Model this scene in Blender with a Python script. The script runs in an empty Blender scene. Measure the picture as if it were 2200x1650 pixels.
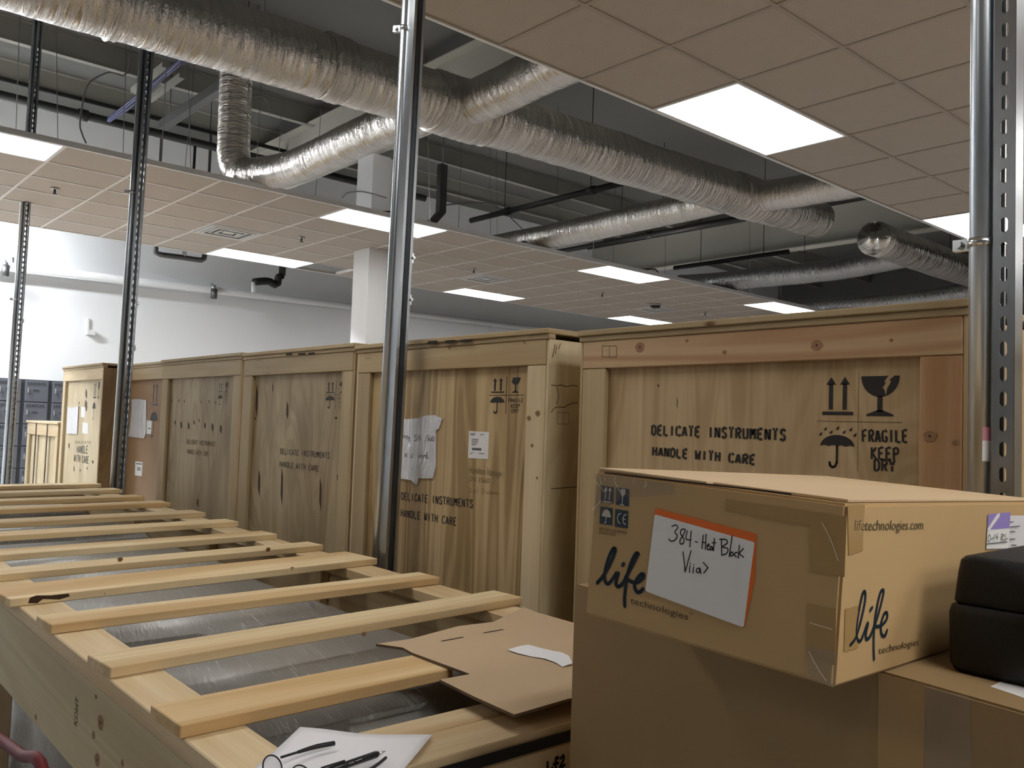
import bpy, bmesh, math, random
from mathutils import Vector, Matrix, noise
random.seed(7)

# ------------------------------------------------------------------ camera
CZ = 1.52                                   # lens height above the floor
FPX = 1872.43                               # focal length in pixels of the 2200 x 1650 frame
YAW, PIT, ROL = map(math.radians, (48.780, 2.873, 1.977))
_f0 = Vector((math.cos(YAW), math.sin(YAW), 0)); _r0 = Vector((math.sin(YAW), -math.cos(YAW), 0)); _u0 = Vector((0, 0, 1))
FWD = math.cos(PIT) * _f0 + math.sin(PIT) * _u0
_up = -math.sin(PIT) * _f0 + math.cos(PIT) * _u0
RGT = math.cos(ROL) * _r0 + math.sin(ROL) * _up
UPV = -math.sin(ROL) * _r0 + math.cos(ROL) * _up
scene = bpy.context.scene
COL = scene.collection
cd = bpy.data.cameras.new('camera'); cd.sensor_width = 36; cd.lens = 36 * FPX / 2200; cd.clip_start = .02; cd.clip_end = 200
cam = bpy.data.objects.new('camera', cd); COL.objects.link(cam)
m = Matrix.Identity(4)
for i in range(3):
    m[i][0] = RGT[i]; m[i][1] = UPV[i]; m[i][2] = -FWD[i]
m[2][3] = CZ
cam.matrix_world = m
scene.camera = cam

# ------------------------------------------------------------------ world, exposure
w = bpy.data.worlds.new('world'); scene.world = w; w.use_nodes = True
w.node_tree.nodes['Background'].inputs[0].default_value = (.6, .65, .7, 1)
w.node_tree.nodes['Background'].inputs[1].default_value = .02
scene.view_settings.view_transform = 'Standard'; scene.view_settings.look = 'None'
scene.view_settings.gamma = 1; scene.view_settings.use_curve_mapping = False
scene.view_settings.exposure = 0.40
TROFFER = 9.0                               # radiance of the ceiling troffers
STRIP = 700.0                                # radiance of the bare strip tubes by the back wall
TROFFER_COL = (1.0, .975, .945)
STRIP_COL = (.92, .96, 1.0)

# ------------------------------------------------------------------ rays: a photo position on a known plane of the room
def ray(x, y): return FWD + RGT * ((x - 1100) / FPX) - UPV * ((y - 825) / FPX)
CAM = Vector((0, 0, CZ))
def on_plane(q, p, n):
    d = ray(*q); return CAM + d * ((Vector(p) - CAM).dot(n) / d.dot(n))
def on_x(q, X): return on_plane(q, (X, 0, 0), Vector((1, 0, 0)))
def on_y(q, Y): return on_plane(q, (0, Y, 0), Vector((0, 1, 0)))
def on_z(q, Z): return on_plane(q, (0, 0, Z), Vector((0, 0, 1)))

# ------------------------------------------------------------------ materials
WRAP_ANG = .245
MATS = {}
class NT:
    def __init__(s, name):
        s.m = bpy.data.materials.new(name); s.m.use_nodes = True; s.t = s.m.node_tree
        s.b = s.t.nodes['Principled BSDF']; MATS[name] = s.m
    def n(s, typ, **kw):
        nd = s.t.nodes.new(typ)
        for k, v in kw.items():
            if k in nd.inputs: nd.inputs[k].default_value = v
            else: setattr(nd, k, v)
        return nd
    def l(s, a, b): s.t.links.new(a, b)
    def coords(s, scale=(1, 1, 1), rnd=True, kind='Object', rot=(0, 0, 0)):
        tc = s.n('ShaderNodeTexCoord'); mp = s.n('ShaderNodeMapping'); mp.inputs['Scale'].default_value = scale
        if rnd:
            oi = s.n('ShaderNodeObjectInfo'); vm = s.n('ShaderNodeVectorMath', operation='SCALE'); vm.inputs['Scale'].default_value = 37.0
            cx = s.n('ShaderNodeCombineXYZ'); s.l(oi.outputs['Random'], cx.inputs[0]); s.l(oi.outputs['Random'], cx.inputs[1]); s.l(oi.outputs['Random'], cx.inputs[2])
            s.l(cx.outputs[0], vm.inputs[0]); ad = s.n('ShaderNodeVectorMath', operation='ADD')
            s.l(tc.outputs[kind], ad.inputs[0]); s.l(vm.outputs[0], ad.inputs[1]); s.l(ad.outputs[0], mp.inputs[0])
        elif any(rot):
            m0 = s.n('ShaderNodeMapping'); m0.inputs['Rotation'].default_value = rot; s.l(tc.outputs[kind], m0.inputs[0]); s.l(m0.outputs[0], mp.inputs[0])
        else: s.l(tc.outputs[kind], mp.inputs[0])
        return mp.outputs[0]
    def ramp(s, fac, stops):
        r = s.n('ShaderNodeValToRGB'); e = r.color_ramp.elements
        while len(e) < len(stops): e.new(.5)
        for el, (p, c) in zip(e, stops): el.position = p; el.color = (*c, 1)
        s.l(fac, r.inputs[0]); return r.outputs[0]
    def noise(s, vec, scale=5, detail=4, rough=.55, dist=0):
        nd = s.n('ShaderNodeTexNoise'); nd.inputs['Scale'].default_value = scale; nd.inputs['Detail'].default_value = detail
        nd.inputs['Roughness'].default_value = rough; nd.inputs['Distortion'].default_value = dist; s.l(vec, nd.inputs['Vector']); return nd.outputs[0]
    def mix(s, a, b, fac, mode='MIX'):
        mx = s.n('ShaderNodeMix', data_type='RGBA', blend_type=mode)
        for sock, v in ((mx.inputs[6], a), (mx.inputs[7], b), (mx.inputs[0], fac)):
            if isinstance(v, (int, float)): sock.default_value = v
            elif isinstance(v, tuple): sock.default_value = (*v, 1)
            else: s.l(v, sock)
        return mx.outputs[2]
    def math(s, op, a, b=0.0):
        nd = s.n('ShaderNodeMath', operation=op)
        for i, v in enumerate((a, b)):
            if isinstance(v, (int, float)): nd.inputs[i].default_value = v
            else: s.l(v, nd.inputs[i])
        return nd.outputs[0]
    def bump(s, h, strength=.3, dist=.01):
        b = s.n('ShaderNodeBump'); b.inputs['Strength'].default_value = strength; b.inputs['Distance'].default_value = dist
        s.l(h, b.inputs['Height']); s.l(b.outputs[0], s.b.inputs['Normal'])
    def col(s, c):
        if isinstance(c, tuple): s.b.inputs['Base Color'].default_value = (*c, 1)
        else: s.l(c, s.b.inputs['Base Color'])
    def set(s, rough=.6, metal=0, spec=.5, alpha=1):
        s.b.inputs['Roughness'].default_value = rough; s.b.inputs['Metallic'].default_value = metal
        s.b.inputs['Specular IOR Level'].default_value = spec; s.b.inputs['Alpha'].default_value = alpha

def flat(name, c, rough=.6, metal=0, spec=.4, var=.08, scale=8, alpha=1, bump=0):
    """one colour with a faint mottle"""
    k = NT(name); v = k.coords()
    nz = k.noise(v, scale, 3)
    k.col(k.mix(tuple(x * (1 - var) for x in c), tuple(min(1, x * (1 + var)) for x in c), nz)); k.set(rough, metal, spec, alpha)
    if bump: k.bump(nz, bump, .004)
    return k.m

def pine(name, light, dark, knot=(.12, .055, .02), knots=.5, rings=.5, heart=.6):
    """sawn softwood, grain along local X: growth lines are the contours of a field stretched along the board"""
    k = NT(name)
    n = k.noise(k.coords((.30, 3.4, 3.4)), 1, 1.5, .5, .5)
    wv = k.math('SINE', k.math('MULTIPLY', n, 62))
    line = k.ramp(k.math('ADD', k.math('MULTIPLY', wv, .5), .5), [(.25, (0, 0, 0)), (1, (1, 1, 1))])
    tone = k.noise(k.coords((.5, 2.5, 2.5)), 1, 2)
    base = k.mix(light, tuple((2 * a + b) / 3 for a, b in zip(light, dark)), k.ramp(tone, [(.3, (0, 0, 0)), (.7, (1, 1, 1))]))
    base = k.mix(base, dark, k.math('MULTIPLY', line, rings))
    fine = k.noise(k.coords((2.5, 80, 80)), 1, 5, .65)
    base = k.mix(base, k.ramp(fine, [(.3, (.80, .75, .68)), (.6, (1, 1, 1))]), .4, 'MULTIPLY')
    hw_ = k.noise(k.coords((.35, 7, 7)), 1, 2)
    base = k.mix(base, k.ramp(hw_, [(.50, (1, 1, 1)), (.60, (.80, .69, .56))]), heart, 'MULTIPLY')
    vo = k.n('ShaderNodeTexVoronoi'); vo.inputs['Scale'].default_value = 1; k.l(k.coords((4.2, 11, 11)), vo.inputs['Vector'])
    kn = k.ramp(vo.outputs['Distance'], [(.05, (1, 1, 1)), (.12, (0, 0, 0))])
    sp = k.n('ShaderNodeSeparateColor'); k.l(vo.outputs['Color'], sp.inputs[0])
    gate = k.math('LESS_THAN', sp.outputs[0], knots)
    oi = k.n('ShaderNodeObjectInfo'); base = k.mix(base, k.ramp(oi.outputs['Random'], [(0, (.84, .82, .80)), (.5, (1, 1, 1)), (1, (1.0, .96, .90))]), .9, 'MULTIPLY')
    k.col(k.mix(base, knot, k.math('MULTIPLY', kn, gate)))
    k.set(.62, 0, .25); k.bump(fine, .12, .002)
    return k.m

def ply(name, light, dark, streak=(.10, .05, .02), plugs=.0, flame=.6, grime=.4):
    """rotary-cut plywood face, grain along local Z, with flame figure"""
    k = NT(name)
    n = k.noise(k.coords((2.6, 2.6, .40)), 1, 2.0, .5, .9)
    wv = k.math('ADD', k.math('MULTIPLY', k.math('ADD', k.math('SINE', k.math('MULTIPLY', n, 150)), k.math('SINE', k.math('MULTIPLY', n, 41))), .25), .5)
    st = k.noise(k.coords((70, 70, 2.2)), 1, 4, .6)
    big = k.noise(k.coords((3.2, 3.2, .9)), 1, 3, .55, .6)
    base = k.mix(light, dark, k.math('MULTIPLY', k.ramp(wv, [(.3, (0, 0, 0)), (.75, (1, 1, 1))]), flame))
    base = k.mix(base, k.ramp(big, [(.34, (.58, .50, .38)), (.56, (1, 1, 1))]), grime, 'MULTIPLY')
    base = k.mix(base, k.ramp(st, [(.3, (.72, .66, .56)), (.58, (1, 1, 1))]), .38, 'MULTIPLY')
    vo = k.n('ShaderNodeTexVoronoi'); vo.inputs['Scale'].default_value = 1; k.l(k.coords((9, 9, 2.2)), vo.inputs['Vector'])
    kn = k.ramp(vo.outputs['Distance'], [(.06, (1, 1, 1)), (.15, (0, 0, 0))])
    sp = k.n('ShaderNodeSeparateColor'); k.l(vo.outputs['Color'], sp.inputs[0])
    k.col(k.mix(base, streak, k.math('MULTIPLY', kn, k.math('LESS_THAN', sp.outputs[0], plugs))))
    k.set(.6, 0, .3); k.bump(st, .1, .002)
    return k.m

pine('slat_pine', (.82, .675, .43), (.64, .47, .25), knots=.10, rings=.45, heart=.9)
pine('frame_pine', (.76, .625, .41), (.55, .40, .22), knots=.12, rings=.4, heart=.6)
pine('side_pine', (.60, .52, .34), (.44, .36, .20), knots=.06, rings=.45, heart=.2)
pine('rail_pine', (.47, .375, .225), (.37, .28, .155), knots=.12, rings=.35, heart=.35)
pine('red_pine', (.55, .395, .235), (.40, .215, .11), knot=(.16, .06, .025), knots=.06, rings=.7, heart=.7)
pine('pale_pine', (.66, .56, .38), (.52, .41, .25), knots=.16, rings=.4, heart=.3)
ply('ply_gold', (.52, .385, .205), (.30, .20, .085), flame=.9, grime=.75)
ply('ply_tan', (.53, .405, .235), (.43, .305, .16), plugs=.03, flame=.65, grime=.6)
ply('ply_grey', (.43, .345, .205), (.31, .235, .125), plugs=.06, flame=.75, grime=.8)
ply('ply_pale', (.62, .53, .35), (.50, .40, .24), plugs=.05)
ply('ply_dark', (.30, .21, .11), (.20, .13, .06))
flat('brown_board', (.28, .17, .085), .7, var=.1, scale=3)
flat('end_grain', (.42, .25, .10), .8, var=.35, scale=40)
# cardboard
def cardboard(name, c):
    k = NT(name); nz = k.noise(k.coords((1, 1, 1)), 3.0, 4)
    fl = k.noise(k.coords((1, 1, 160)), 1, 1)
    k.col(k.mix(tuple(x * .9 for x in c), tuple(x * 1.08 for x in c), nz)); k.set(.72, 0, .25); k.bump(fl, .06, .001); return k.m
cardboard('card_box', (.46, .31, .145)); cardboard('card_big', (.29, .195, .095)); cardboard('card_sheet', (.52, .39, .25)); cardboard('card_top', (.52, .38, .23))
flat('card_edge', (.14, .09, .05), .9, var=.3, scale=60)
k = NT('clear_tape'); k.col((.50, .42, .32)); k.set(.10, 0, .6, .16); k.bump(k.noise(k.coords((20, 20, 3)), 1, 3), .25, .003)
k = NT('brown_tape'); k.col((.37, .235, .095)); k.set(.3, 0, .5); k.bump(k.noise(k.coords((20, 20, 3)), 1, 3), .15, .002)
# foil ducts: wrinkled reflective jacket, UV = metres along and around
def foil(name, c, wr, rough):
    k = NT(name); tc = k.n('ShaderNodeTexCoord'); mp = k.n('ShaderNodeMapping'); mp.inputs['Scale'].default_value = (26, 3.0, 1); k.l(tc.outputs['UV'], mp.inputs[0])
    a = k.noise(mp.outputs[0], 1, 5, .6, .8)
    mp2 = k.n('ShaderNodeMapping'); mp2.inputs['Scale'].default_value = (5, 3, 1); k.l(tc.outputs['UV'], mp2.inputs[0])
    b = k.noise(mp2.outputs[0], 1, 3, .5)
    mp3 = k.n('ShaderNodeMapping'); mp3.inputs['Scale'].default_value = (90, 60, 1); k.l(tc.outputs['UV'], mp3.inputs[0])
    c3 = k.noise(mp3.outputs[0], 1, 2)
    h = k.math('ADD', k.math('MULTIPLY', a, b), k.math('MULTIPLY', c3, .05))
    k.col(c); k.set(rough, 1.0); k.bump(h, wr, .05); return k.m
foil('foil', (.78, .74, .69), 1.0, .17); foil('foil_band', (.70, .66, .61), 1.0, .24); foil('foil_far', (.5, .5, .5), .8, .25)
# metals
def metal(name, c, rough, spangle=0.15):
    k = NT(name); nz = k.noise(k.coords((1, 1, .25)), 60, 4); k.col(k.mix(tuple(x * (1 - spangle) for x in c), tuple(min(1, x * (1 + spangle)) for x in c), nz))
    k.set(rough, .95); k.b.inputs['Roughness'].default_value = rough; k.bump(nz, .08, .001); return k.m
metal('galvanised', (.36, .38, .40), .30); metal('conduit', (.58, .63, .68), .32, .06); metal('clamp', (.62, .64, .65), .22, .06); metal('dark_steel', (.16, .16, .16), .5)
metal('pen_tip', (.6, .6, .6), .3, .05)
flat('black_pipe', (.018, .018, .018), .55, var=.2); flat('dark_paint', (.05, .05, .048), .6)
flat('wall_white', (.80, .81, .82), .7, var=.02, scale=1.5); flat('wall_grey', (.16, .16, .155), .8, var=.04, scale=1)
flat('deck_grey', (.13, .13, .12), .8, var=.06, scale=1.2); flat('beam_shaded', (.10, .10, .095), .7, var=.08, scale=2); flat('beam_pale', (.42, .41, .36), .7, var=.05, scale=2)
flat('beam_mid', (.27, .265, .235), .7, var=.06, scale=2); flat('deck_dark', (.16, .16, .15), .8, var=.08, scale=1.2)
flat('column_white', (.80, .80, .80), .5, var=.02); flat('pipe_white', (.70, .70, .70), .5, var=.03); flat('floor_vinyl', (.42, .41, .40), .4, var=.06, scale=2)
flat('grid_white', (.76, .71, .65), .45, var=.02); flat('grid_tan', (.42, .36, .30), .6, var=.03); flat('fascia_grey', (.86, .86, .85), .4, var=.03); flat('lamp_frame', (.82, .82, .82), .4, var=.02); flat('vent_white', (.62, .60, .57), .5, var=.02); flat('vent_dark', (.03, .03, .03), .7)
k = NT('ceiling_tile'); v = k.coords((1, 1, 1)); sp = k.noise(v, 130, 3, .7); blot = k.noise(v, 9, 3)
base = k.mix((.49, .425, .36), (.53, .46, .39), blot); k.col(k.mix(base, (.22, .165, .115), k.ramp(sp, [(.31, (1, 1, 1)), (.36, (0, 0, 0))]))); k.set(.9, 0, .1); k.bump(sp, .25, .002)
# plastics, papers, inks
flat('black_plastic', (.007, .007, .007), .5, var=.2, scale=150, bump=.3); flat('pen_black', (.015, .016, .02), .35); flat('ink_black', (.018, .014, .012), .7, var=.3, scale=90)
flat('ink_faint', (.13, .095, .05), .8, var=.3, scale=60); flat('ink_navy', (.022, .038, .055), .5, var=.15, scale=60); flat('ink_print', (.085, .060, .025), .7, var=.1); flat('ink_pencil', (.16, .11, .06), .8)
flat('crease_glint', (.78, .74, .66), .3); flat('white_print', (.55, .52, .46), .6); flat('paper', (.80, .80, .83), .6, var=.01); flat('paper_grey', (.62, .62, .65), .6, var=.03); flat('label_white', (.74, .74, .73), .5, var=.02)
flat('orange', (.72, .14, .015), .5, var=.05); flat('purple', (.26, .20, .52), .5, var=.04); flat('lens', (.5, .55, .55), .05, spec=.8, alpha=.12); flat('slit', (.02, .014, .008), .9); flat('label_ink', (.10, .10, .11), .7); flat('pink_label', (.55, .25, .30), .5)
flat('locker_grey', (.115, .125, .15), .45, var=.04); flat('locker_dark', (.05, .055, .065), .5); flat('red_paint', (.12, .009, .011), .6, spec=.25); flat('blue_cable', (.025, .03, .11), .5); flat('wire_grey', (.16, .16, .155), .5); flat('wood_dark_spot', (.045, .022, .010), .8)
k = NT('pouch'); k.col(k.mix((.50, .50, .53), (.72, .72, .74), k.noise(k.coords((9, 9, 9)), 1, 4, .6, 1.5))); k.set(.16, 0, .7); k.bump(k.noise(k.coords((14, 14, 5)), 1, 3, .6, 2), .5, .01)
# stretch wrap over grey equipment: glossy skin with pulled creases
k = NT('stretch_wrap'); cr = k.noise(k.coords((150, 9, 60), False, 'Object', (0, 0, WRAP_ANG)), 1, 3, .6, .5); cr2 = k.noise(k.coords((38, 4, 20), False, 'Object', (0, 0, WRAP_ANG)), 1, 3, .6, .7)
k.col(k.mix(k.mix((.30, .295, .28), (.50, .49, .46), k.noise(k.coords((5, 3, 3), False), 1, 3)), (.75, .76, .77), k.math('MULTIPLY', k.ramp(cr, [(.56, (0, 0, 0)), (.68, (1, 1, 1))]), k.ramp(cr2, [(.45, (.12, .12, .12)), (.65, (1, 1, 1))])))); k.set(.34, 0, .5); k.bump(cr2, .4, .008)
def emit(name, c, s):
    k = NT(name); k.col((.9, .9, .9)); k.b.inputs['Emission Color'].default_value = (*c, 1); k.b.inputs['Emission Strength'].default_value = s; return k.m
emit('troffer_lens', TROFFER_COL, TROFFER); emit('strip_tube', STRIP_COL, STRIP)

# ------------------------------------------------------------------ object helpers
def link(o, parent=None):
    COL.objects.link(o)
    if parent: o.parent = parent
    return o
def tag(o, label=None, cat=None, group=None, kind=None):
    for kx, v in (('label', label), ('category', cat), ('group', group), ('kind', kind)):
        if v: o[kx] = v
    return o
def thing(name, label, cat, loc=(0, 0, 0), rotz=0, group=None, kind=None):
    o = bpy.data.objects.new(name, None); o.empty_display_size = .1; link(o); o.location = loc; o.rotation_euler = (0, 0, rotz)
    return tag(o, label, cat, group, kind)
def mesh(name, verts, faces, mat, parent=None, loc=None, smooth=False, uvs=None):
    """verts in the parent's frame (or world when there is no parent)"""
    me = bpy.data.meshes.new(name); me.from_pydata([tuple(v) for v in verts], [], faces); me.update()
    if uvs:
        ul = me.uv_layers.new(name='UVMap')
        for lp in me.loops: ul.data[lp.index].uv = uvs[lp.vertex_index]
    me.materials.append(MATS[mat])
    if smooth: me.shade_smooth()
    o = bpy.data.objects.new(name, me); link(o, parent)
    if loc: o.location = loc
    return o
def inst(name, me, parent=None, loc=(0, 0, 0), rot=(0, 0, 0)):
    o = bpy.data.objects.new(name, me); link(o, parent); o.location = loc; o.rotation_euler = rot; return o
BOXES = {}
def box_mesh(size, mat, bevel=.0025):
    key = (tuple(round(s, 4) for s in size), mat, bevel)
    if key in BOXES: return BOXES[key]
    bm = bmesh.new(); bmesh.ops.create_cube(bm, size=1); bmesh.ops.scale(bm, vec=size, verts=bm.verts)
    if bevel and min(size) > 2.2 * bevel: bmesh.ops.bevel(bm, geom=bm.edges[:], offset=bevel, segments=1, affect='EDGES')
    me = bpy.data.meshes.new('box'); bm.to_mesh(me); bm.free(); me.materials.append(MATS[mat]); BOXES[key] = me; return me
def world_of(o):
    m = Matrix.Identity(4)
    while o: m = o.matrix_basis @ m; o = o.parent
    return m
def inv_of(o): return world_of(o).inverted()
AXR = {'x': (0, 0, 0), 'y': (0, 0, math.pi / 2), 'z': (0, -math.pi / 2, 0)}
def board(parent, name, lo, hi, mat, axis='x', bevel=.0025, kind=None):
    """a plank filling the corner-to-corner span (world), its grain along axis"""
    c = [(a + b) / 2 for a, b in zip(lo, hi)]; d = [abs(b - a) for a, b in zip(lo, hi)]
    size = {'x': d, 'y': (d[1], d[0], d[2]), 'z': (d[2], d[1], d[0])}[axis]
    me = box_mesh(size, mat, bevel)
    o = inst(name, me, parent, c, AXR[axis])
    if parent: o.matrix_basis = inv_of(parent) @ o.matrix_basis
    if kind: o['kind'] = kind
    return o
def panel(parent, name, lo, hi, mat, bevel=.001):
    """sheet material: local axes = world axes"""
    c = [(a + b) / 2 for a, b in zip(lo, hi)]; d = [abs(b - a) for a, b in zip(lo, hi)]
    o = inst(name, box_mesh(d, mat, bevel), parent, c)
    if parent: o.matrix_basis = inv_of(parent) @ o.matrix_basis
    return o
def boxgeo(lo, hi):
    x0, y0, z0 = lo; x1, y1, z1 = hi
    return [(x0, y0, z0), (x1, y0, z0), (x1, y1, z0), (x0, y1, z0), (x0, y0, z1), (x1, y0, z1), (x1, y1, z1), (x0, y1, z1)], \
           [(0, 3, 2, 1), (4, 5, 6, 7), (0, 1, 5, 4), (1, 2, 6, 5), (2, 3, 7, 6), (3, 0, 4, 7)]
class MB:
    def __init__(s): s.v = []; s.f = []; s.u = []
    def box(s, lo, hi): s.add(*boxgeo(lo, hi)); return s
    def add(s, v, f):
        n = len(s.v); s.v += [tuple(q) for q in v]; s.f += [tuple(i + n for i in q) for q in f]; return s
    def tube(s, pts, r, seg=10, cap=True):
        v, f = tube_geo(pts, r, seg, cap)[:2]; return s.add(v, f)
    def build(s, name, mat, parent=None, smooth=False):
        inv = inv_of(parent)
        return mesh(name, [inv @ Vector(q) for q in s.v], s.f, mat, parent, smooth=smooth)
def tube_geo(pts, r, seg=12, cap=True, crinkle=0.0, seed=0.0):
    pts = [Vector(p) for p in pts]; n = len(pts); rs = r if isinstance(r, (list, tuple)) else [r] * n
    V, F, U = [], [], []; up = None; s = 0
    for i, p in enumerate(pts):
        t = (pts[min(i + 1, n - 1)] - pts[max(i - 1, 0)]).normalized()
        if up is None:
            a = Vector((0, 0, 1)) if abs(t.z) < .9 else Vector((1, 0, 0)); up = (a - t * a.dot(t)).normalized()
        else: up = (up - t * up.dot(t)).normalized()
        sd = t.cross(up)
        if i: s += (p - pts[i - 1]).length
        for j in range(seg):
            th = 2 * math.pi * j / seg; rr = rs[i]
            if crinkle:
                q = Vector((s * 14 + seed, math.cos(th) * 1.3, math.sin(th) * 1.3)); big = noise.noise(Vector((s * 1.2 + seed, math.cos(th), math.sin(th) + 9)))
                rr *= 1 + crinkle * (noise.noise(q) * (.6 + big) + 1.2 * noise.noise(Vector((s * 3 + seed, math.cos(th) * .8, math.sin(th) * .8 + 3))))
            V.append(p + (up * math.cos(th) + sd * math.sin(th)) * rr); U.append((s, th * rs[i]))
    for i in range(n - 1):
        for j in range(seg):
            k2 = (j + 1) % seg; F.append((i * seg + j, i * seg + k2, (i + 1) * seg + k2, (i + 1) * seg + j))
    if cap: F.append(tuple(reversed(range(seg)))); F.append(tuple((n - 1) * seg + j for j in range(seg)))
    return V, F, U
def tube(name, pts, r, mat, parent=None, seg=12, crinkle=0.0, seed=0.0, cap=True):
    inv = inv_of(parent)
    V, F, U = tube_geo(pts, r, seg, cap, crinkle, seed)
    return mesh(name, [inv @ v for v in V], F, mat, parent, smooth=True, uvs=U)
def smooth_path(pts, step):
    pts = [Vector(p) for p in pts]; out = []
    for i in range(len(pts) - 1):
        p0 = pts[max(i - 1, 0)]; p1 = pts[i]; p2 = pts[i + 1]; p3 = pts[min(i + 2, len(pts) - 1)]
        n = max(1, int((p2 - p1).length / step))
        for k in range(n):
            t = k / n; out.append(.5 * ((2 * p1) + (p2 - p0) * t + (2 * p0 - 5 * p1 + 4 * p2 - p3) * t * t + (3 * p1 - p0 - 3 * p2 + p3) * t ** 3))
    out.append(pts[-1]); return out
def catmull2(pts, n=5):
    out = []
    for i in range(len(pts) - 1):
        p0 = pts[max(i - 1, 0)]; p1 = pts[i]; p2 = pts[i + 1]; p3 = pts[min(i + 2, len(pts) - 1)]
        for k in range(n):
            t = k / n; out.append(tuple(.5 * (2 * b + (c - a) * t + (2 * a - 5 * b + 4 * c - d) * t * t + (3 * b - a - 3 * c + d) * t ** 3) for a, b, c, d in zip(p0, p1, p2, p3)))
    out.append(pts[-1]); return out

# ------------------------------------------------------------------ print on flat faces
class Face:
    """a flat face of a thing: origin, right and up in world space; photo positions fall on it through on_plane"""
    def __init__(s, o, r, u): s.o = Vector(o); s.r = Vector(r).normalized(); s.u = Vector(u).normalized(); s.n = s.r.cross(s.u)
    def uv(s, q):
        p = on_plane(q, s.o, s.n) - s.o; return (p.dot(s.r), p.dot(s.u))
    def w(s, uv, h=.0008): return s.o + s.r * uv[0] + s.u * uv[1] + s.n * h
def stroke_geo(lines, wd, rnd=True):
    V, F = [], []
    for ln in lines:
        for a, b in zip(ln[:-1], ln[1:]):
            dx, dy = b[0] - a[0], b[1] - a[1]; L = math.hypot(dx, dy)
            if L < 1e-7: continue
            dx, dy = dx / L, dy / L; e = 0 if rnd else 0; nx, ny = -dy * wd / 2, dx * wd / 2; n = len(V)
            V += [(a[0] + nx, a[1] + ny), (b[0] + nx, b[1] + ny), (b[0] - nx, b[1] - ny), (a[0] - nx, a[1] - ny)]; F.append((n + 3, n + 2, n + 1, n))
        if rnd:
            for a in ln:
                n = len(V); V += [(a[0] + wd / 2 * math.cos(t * math.pi / 3), a[1] + wd / 2 * math.sin(t * math.pi / 3)) for t in range(6)]; F.append(tuple(range(n, n + 6)))
    return V, F
def decal(name, face, V, F, mat, parent, h=.0008, label=None):
    inv = inv_of(parent)
    o = mesh(name, [inv @ face.w(v, h) for v in V], F, mat, parent)
    if label: o['label'] = label
    return o
def strokes(name, face, lines, wd, mat, parent, rnd=True, h=.0008, label=None):
    V, F = stroke_geo(lines, wd, rnd); return decal(name, face, V, F, mat, parent, h, label)
def ink_px(name, face, lines_px, wd, mat, parent, curve=True, label=None, h=.0008):
    lines = [[face.uv(q) for q in ln] for ln in lines_px]
    if curve: lines = [catmull2(l) if len(l) > 2 else l for l in lines]
    return strokes(name, face, lines, wd, mat, parent, True, h, label)
def poly_geo(polys):
    V, F = [], []
    for pl in polys:
        a = sum(p[0] * q[1] - q[0] * p[1] for p, q in zip(pl, pl[1:] + pl[:1]))
        if a < 0: pl = pl[::-1]
        n = len(V); V += pl; F.append(tuple(range(n, n + len(pl))))
    return V, F
def sheet_px(name, face, pts_px, mat, parent, h=.0005, t=.0008, label=None, wob=0):
    """a stuck-on label or paper with its own thickness"""
    uv = [face.uv(q) for q in pts_px]
    return sheet_uv(name, face, uv, mat, parent, h, t, label)
def sheet_uv(name, face, uv, mat, parent, h=.0005, t=.0008, label=None):
    V, F = poly_geo([list(uv)]); uv = V; n = len(uv)
    inv = inv_of(parent)
    vv = [inv @ face.w(q, h) for q in uv] + [inv @ face.w(q, h + t) for q in uv]
    ff = [tuple(reversed(range(n))), tuple(range(n, 2 * n))] + [(i, (i + 1) % n, n + (i + 1) % n, n + i) for i in range(n)]
    o = mesh(name, vv, ff, mat, parent)
    if label: o['label'] = label
    return o
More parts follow.
